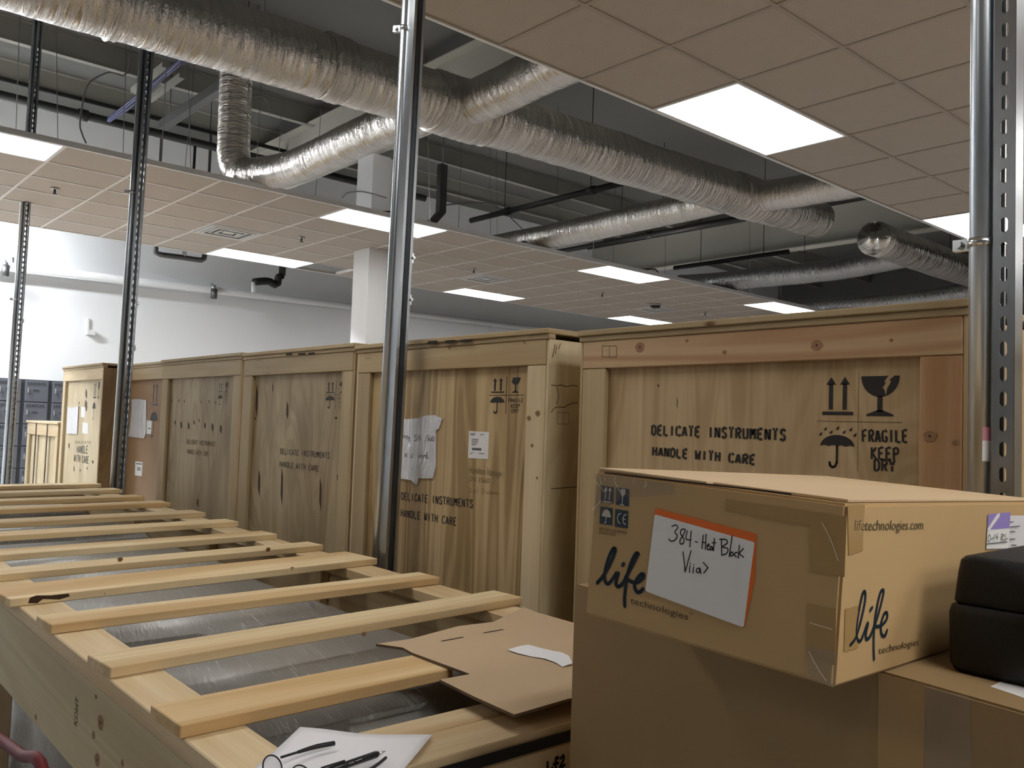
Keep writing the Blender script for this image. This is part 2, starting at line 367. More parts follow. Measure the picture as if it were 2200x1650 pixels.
# stencil capitals: strokes in a 0.6 x 1 cell with the bridges left open
ST = {
 'A': [[(.02, 0), (.26, .95)], [(.34, .95), (.58, 0)], [(.18, .3), (.42, .3)]], 'C': [[(.58, .8), (.5, .97), (.34, 1)], [(.22, .97), (.06, .8), (.04, .5), (.06, .2), (.22, .03)], [(.34, 0), (.5, .03), (.58, .2)]],
 'D': [[(.06, 0), (.06, 1)], [(.16, 1), (.36, .98), (.54, .8), (.58, .5), (.54, .2), (.36, .02), (.16, 0)]], 'E': [[(.06, 0), (.06, 1)], [(.18, 1), (.56, 1)], [(.18, .52), (.46, .52)], [(.18, 0), (.56, 0)]],
 'F': [[(.06, 0), (.06, 1)], [(.18, 1), (.56, 1)], [(.18, .52), (.46, .52)]], 'G': [[(.58, .8), (.48, .97), (.34, 1)], [(.22, .97), (.06, .8), (.04, .5), (.06, .2), (.22, .03)], [(.34, 0), (.5, .03), (.57, .2), (.57, .42), (.38, .42)]],
 'H': [[(.06, 0), (.06, 1)], [(.54, 0), (.54, 1)], [(.18, .52), (.42, .52)]], 'I': [[(.3, 0), (.3, 1)]], 'K': [[(.06, 0), (.06, 1)], [(.54, 1), (.2, .56)], [(.2, .46), (.56, 0)]], 'L': [[(.06, 0), (.06, 1)], [(.18, 0), (.56, 0)]],
 'M': [[(.05, 0), (.05, 1)], [(.17, .95), (.29, .4)], [(.31, .4), (.43, .95)], [(.55, 0), (.55, 1)]], 'N': [[(.06, 0), (.06, 1)], [(.12, .95), (.48, .05)], [(.54, 0), (.54, 1)]], 'P': [[(.06, 0), (.06, 1)], [(.17, 1), (.42, .98), (.55, .86), (.55, .62), (.42, .5), (.17, .48)]],
 'R': [[(.06, 0), (.06, 1)], [(.17, 1), (.42, .98), (.55, .86), (.55, .64), (.42, .53), (.17, .51)], [(.3, .44), (.57, 0)]], 'S': [[(.54, .84), (.44, .98), (.3, 1), (.14, .96), (.06, .8), (.12, .62), (.27, .54)], [(.33, .49), (.48, .4), (.55, .22), (.46, .04), (.3, 0), (.14, .03), (.05, .18)]],
 'T': [[(.3, 0), (.3, .9)], [(.02, 1), (.24, 1)], [(.36, 1), (.58, 1)]], 'U': [[(.06, 1), (.06, .22), (.14, .05), (.26, 0)], [(.36, 0), (.47, .05), (.54, .22), (.54, 1)]], 'W': [[(.02, 1), (.1, 0)], [(.3, .05), (.3, .68)], [(.58, 1), (.5, 0)]],
 'Y': [[(.02, 1), (.26, .55)], [(.58, 1), (.34, .55)], [(.3, .46), (.3, 0)]], ' ': []}
def stencil(name, face, text, p0, p1, hgt, mat, parent, wd=None, label=None):
    """p0, p1: photo positions of the start and end of the base line on the face"""
    a = Vector(face.uv(p0)); b = Vector(face.uv(p1)); d = b - a; L = d.length; d.normalize(); nrm = Vector((-d.y, d.x))
    adv = L / (len(text) - .28); wd = wd or hgt * .2; i = 0
    for word in text.split(' '):
        lines = []
        for ch in word:
            for ln in ST[ch]:
                lines.append([tuple(a + d * (i * adv + x * adv * 1.2) + nrm * (y * hgt)) for x, y in ln])
            i += 1
        i += 1; strokes(name, face, lines, wd, mat, parent, False, .0008, label)
def print_text(name, face, text, p0, p1, hgt, mat, parent, label=None, shear=0, bold=0):
    cu = bpy.data.curves.new('t', 'FONT'); cu.body = text; cu.size = 1; cu.resolution_u = 2; cu.offset = bold
    o = bpy.data.objects.new('t', cu); COL.objects.link(o); dg = bpy.context.evaluated_depsgraph_get()
    me = bpy.data.meshes.new_from_object(o.evaluated_get(dg)); bpy.data.objects.remove(o); 
    vs = [v.co.copy() for v in me.vertices]; fs = [tuple(p.vertices) for p in me.polygons]; bpy.data.meshes.remove(me)
    x0 = min(v.x for v in vs); x1 = max(v.x for v in vs)
    a = Vector(face.uv(p0)); b = Vector(face.uv(p1)); d = b - a; L = d.length; d.normalize(); nrm = Vector((-d.y, d.x))
    V = [tuple(a + d * ((v.x - x0) / (x1 - x0) * L + shear * v.y * hgt) + nrm * (v.y / .7 * hgt)) for v in vs]
    return decal(name, face, V, fs, mat, parent, .0008, label)
def unit_glass(crack='right'):
    bowl = [(-.5, 1)] + [(-.5 * math.cos(t), 1 - .5 * math.sin(t)) for t in [math.pi * i / 16 for i in range(1, 16)]] + [(.5, 1)]
    return bowl
def pictograms(name, face, c, hw, hh, parent, cross=1.0, rain=False, mat='ink_black', shrink=1.0, parts='aguf', deepglass=True):
    """transport marks around centre c (face uv): arrows, glass, umbrella in quadrants hw x hh"""
    P, Ln = [], []; cx, cy = c
    s = hh * shrink
    if 'a' in parts:
        ox = cx - hw * .5
        for dx in (-.17, .17):
            x = ox + dx * hw; b = cy + hh * .24; tp = cy + hh * .92
            wd = hw * .05; P.append([(x - wd, b), (x + wd, b), (x + wd, tp - hh * .14), (x - wd, tp - hh * .14)])
            P.append([(x - hw * .12, tp - hh * .16), (x + hw * .12, tp - hh * .16), (x, tp)])
        P.append([(ox - hw * .38, cy + hh * .13), (ox + hw * .38, cy + hh * .13), (ox + hw * .38, cy + hh * .20), (ox - hw * .38, cy + hh * .20)])
    if 'g' in parts:
        ox = cx + hw * .5; R = hw * (.44 if deepglass else .26); top = cy + hh * .92; dp = hh * (.42 if deepglass else .38)
        arc = [(ox - R * math.cos(math.pi * i / 20), top - dp * math.sin(math.pi * i / 20)) for i in range(21)]
        if deepglass:                                   # broken bowl: two pieces with a zig-zag gap
            gx = ox + R * .35
            P.append([q for q in arc if q[0] < gx - R * .02] + [(ox + R * .22, top - dp * .66), (ox + R * .12, top - dp * .56), (ox + R * .28, top - dp * .34), (ox + R * .2, top - dp * .26), (ox + R * .42, top)])
            P.append([(ox + R * .72, top), (ox + R * .48, top - dp * .2), (ox + R * .56, top - dp * .28), (ox + R * .36, top - dp * .6)] + [q for q in arc if q[0] > ox + R * .3])
        else:
            P.append(arc[3:] + [(ox - R * .55, top), (ox - R * .72, top - dp * .2), (ox - R * .6, top - dp * .3)])
        wd = hw * (.06 if deepglass else .035); P.append([(ox - wd, top - dp * .95), (ox + wd, top - dp * .95), (ox + wd, cy + hh * .2), (ox - wd, cy + hh * .2)])
        P.append([(ox - R * .72, cy + hh * .12), (ox + R * .72, cy + hh * .12), (ox + R * .7, cy + hh * .15), (ox + wd, cy + hh * .24), (ox - wd, cy + hh * .24), (ox - R * .7, cy + hh * .15)])
    if 'u' in parts:
        ox = cx - hw * .5; R = hw * .42; base = cy - hh * .52 if rain else cy - hh * .42; hgt = hh * (.24 if rain else .34)
        arc = [(ox + R * math.cos(math.pi * i / 14), base + hgt * math.sin(math.pi * i / 14)) for i in range(15)]
        sc = [(ox - R + 2 * R * i / 16, base + hgt * .12 * abs(math.sin(math.pi * i / 4))) for i in range(1, 16)]
        P.append(arc + sc)
        b2 = cy - hh * .95; hk = [(ox, base), (ox, b2 + hh * .1), (ox - hw * .04, b2 + hh * .02), (ox - hw * .11, b2), (ox - hw * .17, b2 + hh * .04), (ox - hw * .18, b2 + hh * .1)]
        Ln.append((hk, hw * .055))
        if rain:
            for dx, dy in ((-.42, .1), (-.3, .3), (-.16, .18), (0, .34), (.16, .2), (.32, .3), (.42, .1)):
                x = ox + dx * hw; y = base + hgt * .75 + dy * hh * .55
                P.append([(x - hw * .04, y), (x, y - hh * .03), (x + hw * .04, y), (x + hw * .045, y + hh * .06)])
    V, F = poly_geo(P)
    for ln, wd in Ln:
        v2, f2 = stroke_geo([ln], wd); n = len(V); V += v2; F += [tuple(i + n for i in q) for q in f2]
    if cross:
        kx_ = .014 * cross
        for pl in ([(cx - hw, cy - hh * kx_), (cx + hw, cy - hh * kx_), (cx + hw, cy + hh * kx_), (cx - hw, cy + hh * kx_)], [(cx - hw * kx_, cy - hh), (cx + hw * kx_, cy - hh), (cx + hw * kx_, cy + hh), (cx - hw * kx_, cy + hh)]):
            n = len(V); V += pl; F.append(tuple(range(n, n + 4)))
    return decal(name, face, V, F, mat, parent, .0008)

# ================================================================== THE SETTING
def structure(name, mb, mat, smooth=False, label=None):
    o = mb.build(name, mat, None, smooth); o['kind'] = 'structure'
    if label: o['label'] = label
    return o
RZ = CZ + 4.0                                # underside of the roof deck
WX0, WX1, WY0, WY1 = -6.0, 20.0, -7.0, 12.45
structure('floor', MB().box((WX0, WY0, -.1), (WX1, WY1, 0)), 'floor_vinyl', label='grey vinyl floor under the crates')
structure('wall_back', MB().box((WX0, WY1, 0), (WX1, WY1 + .2, RZ + .2)), 'wall_white', label='white painted wall behind the lockers and crates')
structure('wall_right', MB().box((WX1, WY0, 0), (WX1 + .2, WY1, RZ + .2)), 'wall_grey', label='grey end wall beyond the ducts')
structure('wall_left', MB().box((WX0 - .2, WY0, 0), (WX0, WY1, RZ + .2)), 'wall_grey', label='grey side wall outside the view')
structure('wall_front', MB().box((WX0, WY0 - .2, 0), (WX1, WY0, RZ + .2)), 'wall_grey', label='grey wall behind the viewer')
deck = MB().box((WX0, WY0, RZ), (WX1, WY1, RZ + .15))
structure('roof', deck, 'deck_grey', label='grey roof deck above the joists')
for y in (3.0, 4.6, 6.4, 8.2, 10.0, 11.25):   # joists
    j = MB().box((WX0, y - .012, RZ - .235), (WX1, y + .012, RZ)).box((WX0, y - .04, RZ - .247), (WX1, y + .04, RZ - .235)).box((WX0, y - .06, RZ - .012), (WX1, y + .06, RZ))
    structure('roof_beam', j, 'beam_mid' if y > 9 else 'beam_shaded')  # joists over the dark void: shade put into a darker colour
for x in (5.25, 13.0):
    g = MB().box((x - .01, WY0, RZ - .85), (x + .01, WY1, RZ - .24)).box((x - .12, WY0, RZ - .87), (x + .12, WY1, RZ - .85)).box((x - .12, WY0, RZ - .24), (x + .12, WY1, RZ - .225))
    structure('roof_girder', g, 'beam_pale')
# white boxed column with a conduit, standing through the ceiling island
cx, cy = 5.5, 8.8
col = structure('column', MB().box((cx - .2, cy - .17, 0), (cx + .04, cy + .17, RZ - .87)).box((cx + .04, cy - .13, 0), (cx + .17, cy + .13, RZ - .87)), 'column_white', label='white painted column behind the central post')
tube('conduit', [(cx + .21, cy - .02, 0), (cx + .21, cy - .02, RZ - .9)], .028, 'conduit', col)

# ------------------------------------------------------------------ suspended ceiling islands
TILE_T = .016
def island(x0, nx, px, y0, ny, py, z, lamps, vents, label, vis, bar='grid_white'):
    """a suspended ceiling: every tile in sight is a piece of its own; z is the face of the grid"""
    root = thing('ceiling', label, None, (0, 0, z), kind='structure')
    tm = box_mesh((px - .012, py - .012, TILE_T), 'ceiling_tile', 0)
    rest = MB()
    skip = set()
    for (i, j) in lamps: skip |= {(i, j), (i + 1, j)}
    skip |= set(vents)
    for i in range(nx):
        for j in range(ny):
            if (i, j) in skip: continue
            cxx, cyy = x0 + (i + .5) * px, y0 + (j + .5) * py
            if vis(i, j): inst('tile', tm, root, (cxx, cyy, .006 + TILE_T / 2 - .0005))
            else: rest.box((cxx - px / 2, cyy - py / 2, z + .004), (cxx + px / 2, cyy + py / 2, z + .02))
    if rest.v:
        o = rest.build('tile_field', 'ceiling_tile', root); o['kind'] = 'stuff'
    X1, Y1 = x0 + nx * px, y0 + ny * py
    g = MB()
    for i in range(nx + 1):
        x = x0 + i * px; g.box((x - .012, y0, z), (x + .012, Y1, z + .006)); g.box((x - .001, y0, z + .006), (x + .001, Y1, z + .035))
    for j in range(ny + 1):
        y = y0 + j * py; g.box((x0, y - .012, z - .0006), (X1, y + .012, z + .0054)); g.box((x0, y - .001, z + .006), (X1, y + .001, z + .035))
    g.build('grid', bar, root)
    f = MB().box((x0 - .02, y0 - .02, z - .002), (X1 + .02, y0, z + .042)).box((x0 - .02, Y1, z - .002), (X1 + .02, Y1 + .02, z + .042)).box((x0 - .02, y0, z - .002), (x0, Y1, z + .042)).box((X1, y0, z - .002), (X1 + .02, Y1, z + .042))
    f.build('edge_trim', 'fascia_grey', root)
    return root
def troffer(x0, x1, y0, y1, z, label, group):
    t = thing('ceiling_light', label, 'ceiling light', ((x0 + x1) / 2, (y0 + y1) / 2, z), group=group)
    b = .02
    MB().box((x0, y0, z - .002), (x1, y0 + b, z + .02)).box((x0, y1 - b, z - .002), (x1, y1, z + .02)).box((x0, y0 + b, z - .002), (x0 + b, y1 - b, z + .02)).box((x1 - b, y0 + b, z - .002), (x1, y1 - b, z + .02)) \
        .box((x0 + .1, y0 + .1, z + .02), (x1 - .1, y1 - .1, z + .05)).build('frame', 'lamp_frame', t)
    MB().box((x0 + b, y0 + b, z - .0005), (x1 - b, y1 - b, z + .012)).build('diffuser', 'troffer_lens', t)
ZL = CZ + 2.02; ZR = CZ + 1.954
LX0, LP, LY0, LQ = 4.15 - 13 * .61, .61, 7.195, .5675
RX0, RY0 = 4.015 - 13 * .61, 3.38 - 14 * .61
def cell(x, x0, p): return int(math.floor((x - x0) / p + .01))
lampsL = [(13 + 6 * k, j) for k in (-2, -1, 0, 1, 2, 3) for j in (0, 5)]
ventsL = [(12, 3), (18, 3), (24, 3)]
island(LX0, 36, LP, LY0, 6, LQ, ZL, lampsL, ventsL + [(15, 5)], 'beige suspended ceiling island before the white wall', lambda i, j: 7 <= i <= 29)
RLAMPS = [(13 + 6 * k, 13, k) for k in (-2, -1, 0, 1, 2)] + [(i, j, 9) for i in (7, 11, 16, 21) for j in (7, 5, 3, 1)]  # second list: unseen lamps added to brighten faces turned towards -Y
lampsR = [(i, j) for i, j, k in RLAMPS]
island(RX0, 36, .61, RY0, 14, .61, ZR, lampsR, [], 'beige suspended ceiling island overhead with large square tiles', lambda i, j: j >= 9 and 9 <= i <= 28, 'grid_tan')
ORD = {-2: 'sixth', -1: 'first', 0: 'second', 1: 'third', 2: 'fourth', 3: 'fifth'}
for k in (-2, -1, 0, 1, 2, 3):
    x = LX0 + (13 + 6 * k) * LP
    nl = {-1: 'glowing ceiling panel light cut by the left frame edge', 0: 'glowing ceiling panel light crossed by the central steel post', 1: 'glowing ceiling panel light above the smoke detector tiles, near island edge', 2: 'bluish ceiling panel light just above the lid of the largest crate'}.get(k, 'ceiling panel light on the island edge outside the view')
    fl = {0: 'ceiling panel light on the far edge left of the white column', 1: 'ceiling panel light on the far edge right of the central post', 2: 'dim ceiling panel light low behind the two nearest crates'}.get(k, 'ceiling panel light on the far island edge outside the view')
    troffer(x, x + 2 * LP, LY0, LY0 + LQ, ZL, nl, 'ceiling panel lights'); troffer(x, x + 2 * LP, LY0 + 5 * LQ, LY0 + 6 * LQ, ZL, fl, 'ceiling panel lights')
for i, j, k in RLAMPS:
    x = RX0 + i * .61; y = RY0 + j * .61
    lb = {(0, 13): 'largest glowing ceiling panel light overhead beside the foil duct', (1, 13): 'glowing ceiling panel light partly behind the nearest conduit post'}.get((k, j), 'unseen overhead ceiling panel light added to light the room')
    troffer(x, x + 1.22, y, y + .61, ZR, lb, 'ceiling panel lights')
for (i, j), lb in zip(ventsL, ('square louvred air vent left of the bright panel lights', 'square louvred air vent right of the central post', 'square louvred air vent beside the smoke detector')):
    x0 = LX0 + i * LP; y0 = LY0 + j * LQ
    t = thing('air_vent', lb, 'air vent', (x0 + LP / 2, y0 + LQ / 2, ZL), group='ceiling air vents')
    MB().box((x0, y0, ZL + .03), (x0 + LP, y0 + LQ, ZL + .04)).build('backing', 'vent_dark', t)
    for r in range(5):
        a = .02 + r * .055; q = MB(); w2 = .05 if r == 0 else .026; zz = ZL - .004 - .006 * (r % 2)
        if r == 4: q.box((x0 + a, y0 + a, zz), (x0 + LP - a, y0 + LQ - a, zz + .006))
        else:
            for lo, hi in (((a, a), (LP - a, a + w2)), ((a, LQ - a - w2), (LP - a, LQ - a)), ((a, a + w2), (a + w2, LQ - a - w2)), ((LP - a - w2, a + w2), (LP - a, LQ - a - w2))):
                q.box((x0 + lo[0], y0 + lo[1], zz), (x0 + hi[0], y0 + hi[1], zz + (.034 if r == 0 else .012)))
        q.build('frame' if r == 0 else 'louvre', 'vent_white', t)
for (q, lb) in (((118, 405), 'pendant sprinkler head near the leftmost slotted post'), ((648, 510), 'pendant sprinkler head left of the panel light behind the central post'), ((1018, 578), 'pendant sprinkler head just above the middle air vent'), ((1294, 630), 'pendant sprinkler head below the third bright panel light'), ((1515, 671), 'small pendant sprinkler head above the lid of the largest crate')):
    p = on_z(q, ZL); s = thing('fire_sprinkler', lb, 'sprinkler', p, group='ceiling sprinkler heads')
    tube('escutcheon', [(p.x, p.y, ZL), (p.x, p.y, ZL - .008)], .04, 'vent_white', s, 14)
    tube('deflector', [(p.x, p.y, ZL - .008), (p.x, p.y, ZL - .045), (p.x, p.y, ZL - .047), (p.x, p.y, ZL - .052)], [.011, .009, .022, .022], 'dark_steel', s, 10)
p = on_z((1408, 654), ZL); s = thing('smoke_detector', 'round dark smoke detector beside the farthest air vent', 'smoke detector', p)
tube('base', [(p.x, p.y, ZL), (p.x, p.y, ZL - .02)], .09, 'vent_white', s, 16); tube('sensor_head', [(p.x, p.y, ZL - .02), (p.x, p.y, ZL - .05), (p.x, p.y, ZL - .06)], [.085, .07, .03], 'vent_dark', s, 16)
# unseen strip lights, hoods added to keep the upper wall dark, hung between the island and the back wall, beyond the left frame edge
for n, x in enumerate((-.9, 1.0)):
    t = thing('strip_light', ('twin tube strip light hung near the white wall, the farther one' if n == 0 else 'twin tube strip light hung near the white wall, the one nearer the lockers'), 'strip light', (x, 11.5, CZ + 2.55), group='strip lights by the white wall')
    hd = MB().box((x - .6, 11.46, CZ + 2.575), (x + .6, 11.54, CZ + 2.63))
    for sg in (-1, 1):
        ya, yb = 11.5 + sg * .03, 11.5 + sg * .17; zz = CZ + 2.58
        hd.add([(x - .6, ya, zz), (x + .6, ya, zz), (x + .6, yb, zz - .05), (x - .6, yb, zz - .05), (x - .6, ya, zz + .004), (x + .6, ya, zz + .004), (x + .6, yb, zz - .046), (x - .6, yb, zz - .046)], boxgeo((0, 0, 0), (1, 1, 1))[1])
    hd.build('reflector', 'lamp_frame', t)
    for dy in (-.045, .045): tube('lamp_tube', [(x - .58, 11.5 + dy, CZ + 2.535), (x + .58, 11.5 + dy, CZ + 2.535)], .016, 'strip_tube', t, 10)
    for dx in (-.5, .5): tube('hanger', [(x + dx, 11.5, CZ + 2.62), (x + dx, 11.5, RZ)], .003, 'wire_grey', t, 5)

# ================================================================== THE ROOF VOID
def dz(x): return CZ + 2.13 + .022 * x       # axis of the main duct
DY = 4.78
main = thing('foil_duct', 'main foil-wrapped air duct with crinkled side branches', 'air duct', (0, DY, dz(0)))
P = smooth_path([(-2.0, DY, dz(-2)), (2.6, DY, dz(2.6))], .02); tube('duct_body', P, .195, 'foil', main, 48, .017, 3.1, False)
P = smooth_path([(2.6, DY, dz(2.6)), (5.5, DY, dz(5.5)), (8.45, DY, dz(8.45))], .02)
rr = [.195 + .012 * noise.noise(Vector((q.x * 2.2, 0, 0))) for q in P]; rr[-1] = .12; rr[-2] = .17; rr[-3] = .185
tube('duct_body', P, rr, 'foil', main, 48, .022, 8.0)
for x, wd, rb in ((1.33, .06, .199), (2.62, .16, .203), (3.62, .5, .207), (7.1, .42, .203)):
    P = smooth_path([(x - wd / 2, DY, dz(x)), (x + wd / 2, DY, dz(x))], .01); rr = [rb + .012 * noise.noise(Vector((i * .4, x, 0))) for i in range(len(P))]; rr[0] = rr[-1] = .17
    tube('wrap_band', P, rr, 'foil_band', main, 48, .045, x * 9, False)
def branch(parent, pts, r, seed, name='duct_branch', mat='foil', cr=.03): return tube(name, smooth_path(pts, .02), r, mat, parent, 32, cr, seed)
branch(main, [(3.5, DY + .1, dz(3.5)), (3.47, 5.6, CZ + 2.22), (3.42, 6.7, CZ + 2.17), (3.36, 7.25, CZ + 2.19), (3.26, 7.5, CZ + 2.22), (3.2, 7.58, CZ + 2.34), (3.19, 7.6, CZ + 2.6), (3.19, 7.62, CZ + 3.1), (3.2, 7.62, RZ - .26)], .145, 1.0)
branch(main, [(3.62, DY - .1, dz(3.6)), (3.6, 4.1, CZ + 2.22), (3.6, 3.5, CZ + 2.24), (3.6, 2.8, CZ + 2.22)], .15, 2.0)
branch(main, [(7.0, DY + .1, dz(7)), (6.95, 5.6, CZ + 2.26), (6.85, 6.6, CZ + 2.22), (6.8, 7.5, CZ + 2.21), (6.8, 8.3, CZ + 2.22)], .14, 5.0)
branch(main, [(7.15, DY - .1, dz(7.1)), (7.15, 4.2, CZ + 2.26), (7.15, 3.2, CZ + 2.24), (7.15, 2.6, CZ + 2.22)], .145, 6.0)
sec = thing('foil_duct', 'second foil air duct run half hidden by the conduit post', 'air duct', (11.5, DY, CZ + 2.3))
P = smooth_path([(9.75, DY, CZ + 2.33), (9.85, DY, CZ + 2.33), (12, DY, CZ + 2.33), (16, DY, CZ + 2.38)], .03); rr = [.20] * len(P); rr[0] = .1; rr[1] = .17
tube('duct_body', P, rr, 'foil', sec, 40, .02, 21.0)
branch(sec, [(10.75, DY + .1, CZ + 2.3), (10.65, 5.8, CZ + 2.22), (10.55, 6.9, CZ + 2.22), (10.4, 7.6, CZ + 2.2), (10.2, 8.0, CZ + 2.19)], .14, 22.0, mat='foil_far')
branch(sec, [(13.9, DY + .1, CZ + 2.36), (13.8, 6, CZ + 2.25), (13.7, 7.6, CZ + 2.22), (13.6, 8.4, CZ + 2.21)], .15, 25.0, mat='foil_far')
# sprinkler mains and lines
def pipe(label, pts, r, mat='black_pipe', group='black sprinkler pipes', cat='pipe', fit=None, name='sprinkler_pipe'):
    t = thing(name, label, cat, pts[0], group=group); tube('run', pts, r, mat, t, 12)
    for u_ in (.2, .75):
        h_ = Vector(pts[0]).lerp(Vector(pts[1]), u_); tube('hanger_rod', [h_, (h_.x, h_.y, RZ)], .005, mat, t, 5)
    for q in fit or (): tube('coupling', [Vector(q) - (Vector(pts[1]) - Vector(pts[0])).normalized() * .05, Vector(q) + (Vector(pts[1]) - Vector(pts[0])).normalized() * .05], r * 1.35, mat, t, 12)
    return t
Y1 = 11.6
Y1 = 10.75; za = on_y((0, 169), Y1).z
pipe('thin black pipe high along the white wall', [(0, Y1, za), (5.6, Y1, za)], .026, fit=[(3.3, Y1, za)])
zb = on_y((0, 207), Y1).z
t = pipe('thick black sprinkler main under the upper wall pipe', [(0, Y1 - .05, zb), (7.5, Y1 - .05, zb)], .05, fit=[(2.7, Y1 - .05, zb), (4.4, Y1 - .05, zb)])
for x in (4.0, 4.55): tube('drop', [(x, Y1 - .05, zb), (x, Y1 - .05, ZL + .1)], .018, 'black_pipe', t, 8)
pipe('black sprinkler line crossing above the central ceiling gap', [(6.75, 6.0, CZ + 2.6), (6.75, 8.6, CZ + 2.6)], .035, fit=[(6.75, 6.5, CZ + 2.6), (6.75, 7.9, CZ + 2.6)])
pipe('long black sprinkler line under the second duct branch', [(8.8, 3.4, CZ + 2.6), (8.8, 9.4, CZ + 2.6)], .035, fit=[(8.8, 5.6, CZ + 2.6), (8.8, 7.4, CZ + 2.6)])
pipe('black pipe close behind the long sprinkler line', [(9.3, 3.4, CZ + 2.72), (9.3, 9.0, CZ + 2.72)], .03)
pipe('short black sprinkler line before the dark end wall', [(10.85, 6.6, CZ + 2.6), (10.85, 8.6, CZ + 2.6)], .035)
pipe('black sprinkler line far above the third ceiling light', [(12.3, 4.2, CZ + 2.62), (12.3, 8.2, CZ + 2.62)], .035)
for (x, y) in ((5.0, 7.55), (6.95, 7.4), (9.1, 7.5), (1.72, 7.7)):
    t = thing('sprinkler_elbow', 'black pipe elbow poking over the ceiling island edge, at %s' % {5.0: 'the central post', 6.95: 'the second foil branch', 9.1: 'the third panel light', 1.72: 'the leftmost panel light'}[x], 'pipe', (x, y, ZL), group='black pipe elbows')
    tube('run', smooth_path([(x - .3, y + .1, ZL + .13), (x - .05, y, ZL + .16), (x, y, ZL + .13), (x, y, ZL + .03)], .03), .022, 'black_pipe', t, 10)
    tube('coupling', [(x, y, ZL + .06), (x, y, ZL + .11)], .031, 'black_pipe', t, 10)
# dark channels and drop arms
t = thing('steel_channel', 'dark steel channel slanting across the upper roof void', 'channel', (3.37, 8.5, CZ + 3.3)); MB().box((3.35, 7.75, CZ + 3.27), (3.44, 10.1, CZ + 3.29)).box((3.35, 7.75, CZ + 3.29), (3.36, 10.1, CZ + 3.37)).box((3.43, 7.75, CZ + 3.29), (3.44, 10.1, CZ + 3.37)).build('web', 'dark_steel', t)
for y in (7.9, 9.9): tube('hanger', [(3.395, y, CZ + 3.3), (3.395, y, RZ)], .006, 'dark_steel', t, 6)
t = thing('steel_drop_arm', 'dark steel drop arm with a kicked foot right of the central post', 'bracket', (6.2, 8.5, CZ + 2.5))
tube('hanger', [(6.2, 8.5, CZ + 3.16), (6.2, 8.5, RZ)], .008, 'dark_steel', t, 6); MB().box((6.15, 8.46, CZ + 2.58), (6.25, 8.54, CZ + 3.17)).build('upright', 'dark_steel', t); MB().add([(6.15, 8.46, 4.1), (6.25, 8.46, 4.1), (6.25, 8.54, 4.1), (6.15, 8.54, 4.1), (5.75, 8.46, ZL + .1), (5.85, 8.46, ZL + .1), (5.85, 8.54, ZL + .1), (5.75, 8.54, ZL + .1)], boxgeo((0, 0, 0), (1, 1, 1))[1]).build('foot', 'dark_steel', t)
for n, (x, y) in enumerate(((3.05, 9.6), (3.28, 9.75), (3.5, 8.3))):
    t = thing('roof_batten', ('pale batten fixed under the deck, the long one', 'pale batten fixed under the deck, the lower one', 'pale batten fixed under the deck by the channel')[n], 'batten', (x, y, CZ + 3.6), group='pale roof battens'); MB().box((x - .03, y - .5, CZ + 3.6), (x + .03, y + .5, CZ + 3.65)).build('strip', 'beam_mid', t)
    for d in (-.4, .4): tube('hanger', [(x, y + d, CZ + 3.65), (x, y + d, RZ)], .004, 'wire_grey', t, 5)
# blue data cables, bundled
t = thing('cable_bundle', 'blue data cable bundle sagging in the roof void', 'cables', (2.87, 9, CZ + 3.3))
for k in range(5):
    o = Vector((random.uniform(-.03, .03), random.uniform(-.03, .03), random.uniform(-.03, .03)))
    tube('cable', smooth_path([Vector((2.88, 7.4, CZ + 3.4)) + o, Vector((2.87, 8.2, CZ + 3.32)) + o, Vector((2.87, 9.0, CZ + 3.3)) + o, Vector((2.86, 9.5, CZ + 3.27)) + o * 1.6, Vector((2.86, 10.2, CZ + 3.28)) + o], .1), .014, 'blue_cable', t, 6)
# grey loops of flexible cable
for lb, pts in (('grey cable looping down beside the second post', [on_y(q, 9.0) for q in ((275, 155), (235, 155), (195, 175), (182, 200), (175, 240), (172, 275), (185, 308))]), ('grey cable curling from the roof girder', [on_y(q, 9.5) for q in ((530, 205), (560, 205), (580, 225), (580, 245))]), ('grey cable arching over the lit island edge', [on_y(q, 8.2) for q in ((735, 425), (745, 415), (780, 412), (830, 425))]), ('thin grey cable dropping to the second foil branch', [on_y(q, 8.6) for q in ((960, 440), (1030, 435), (1070, 445), (1110, 480), (1140, 510))])):
    t = thing('loose_cable', lb, 'cable', pts[0], group='loose grey cables'); tube('run', smooth_path(([(pts[0].x, pts[0].y, RZ)] if pts[0].z > ZL + 1 else []) + pts, .05), .008, 'wire_grey', t, 6)
# ceiling hanger wires
for n, q in enumerate(((12, 10), (45, 5), (110, 200), (275, 130), (360, 230), (395, 250), (425, 220), (470, 300), (570, 200), (620, 200), (700, 250), (905, 300), (920, 300), (1000, 380), (1060, 350), (1075, 330), (1205, 420), (1280, 420), (1330, 480), (1440, 500), (1620, 500), (1680, 520))):
    Yw = 7.6 + (n % 4) * .55
    p = on_y(q, Yw); sl = random.uniform(-.12, .12)
    t = tube('hanger_wire', [(p.x + sl, Yw, ZL + .03), (p.x, Yw + .1, RZ)], .0035, 'wire_grey', None, 5)
    tag(t, 'thin hanger wire from roof to ceiling island', 'wire', 'ceiling hanger wires')
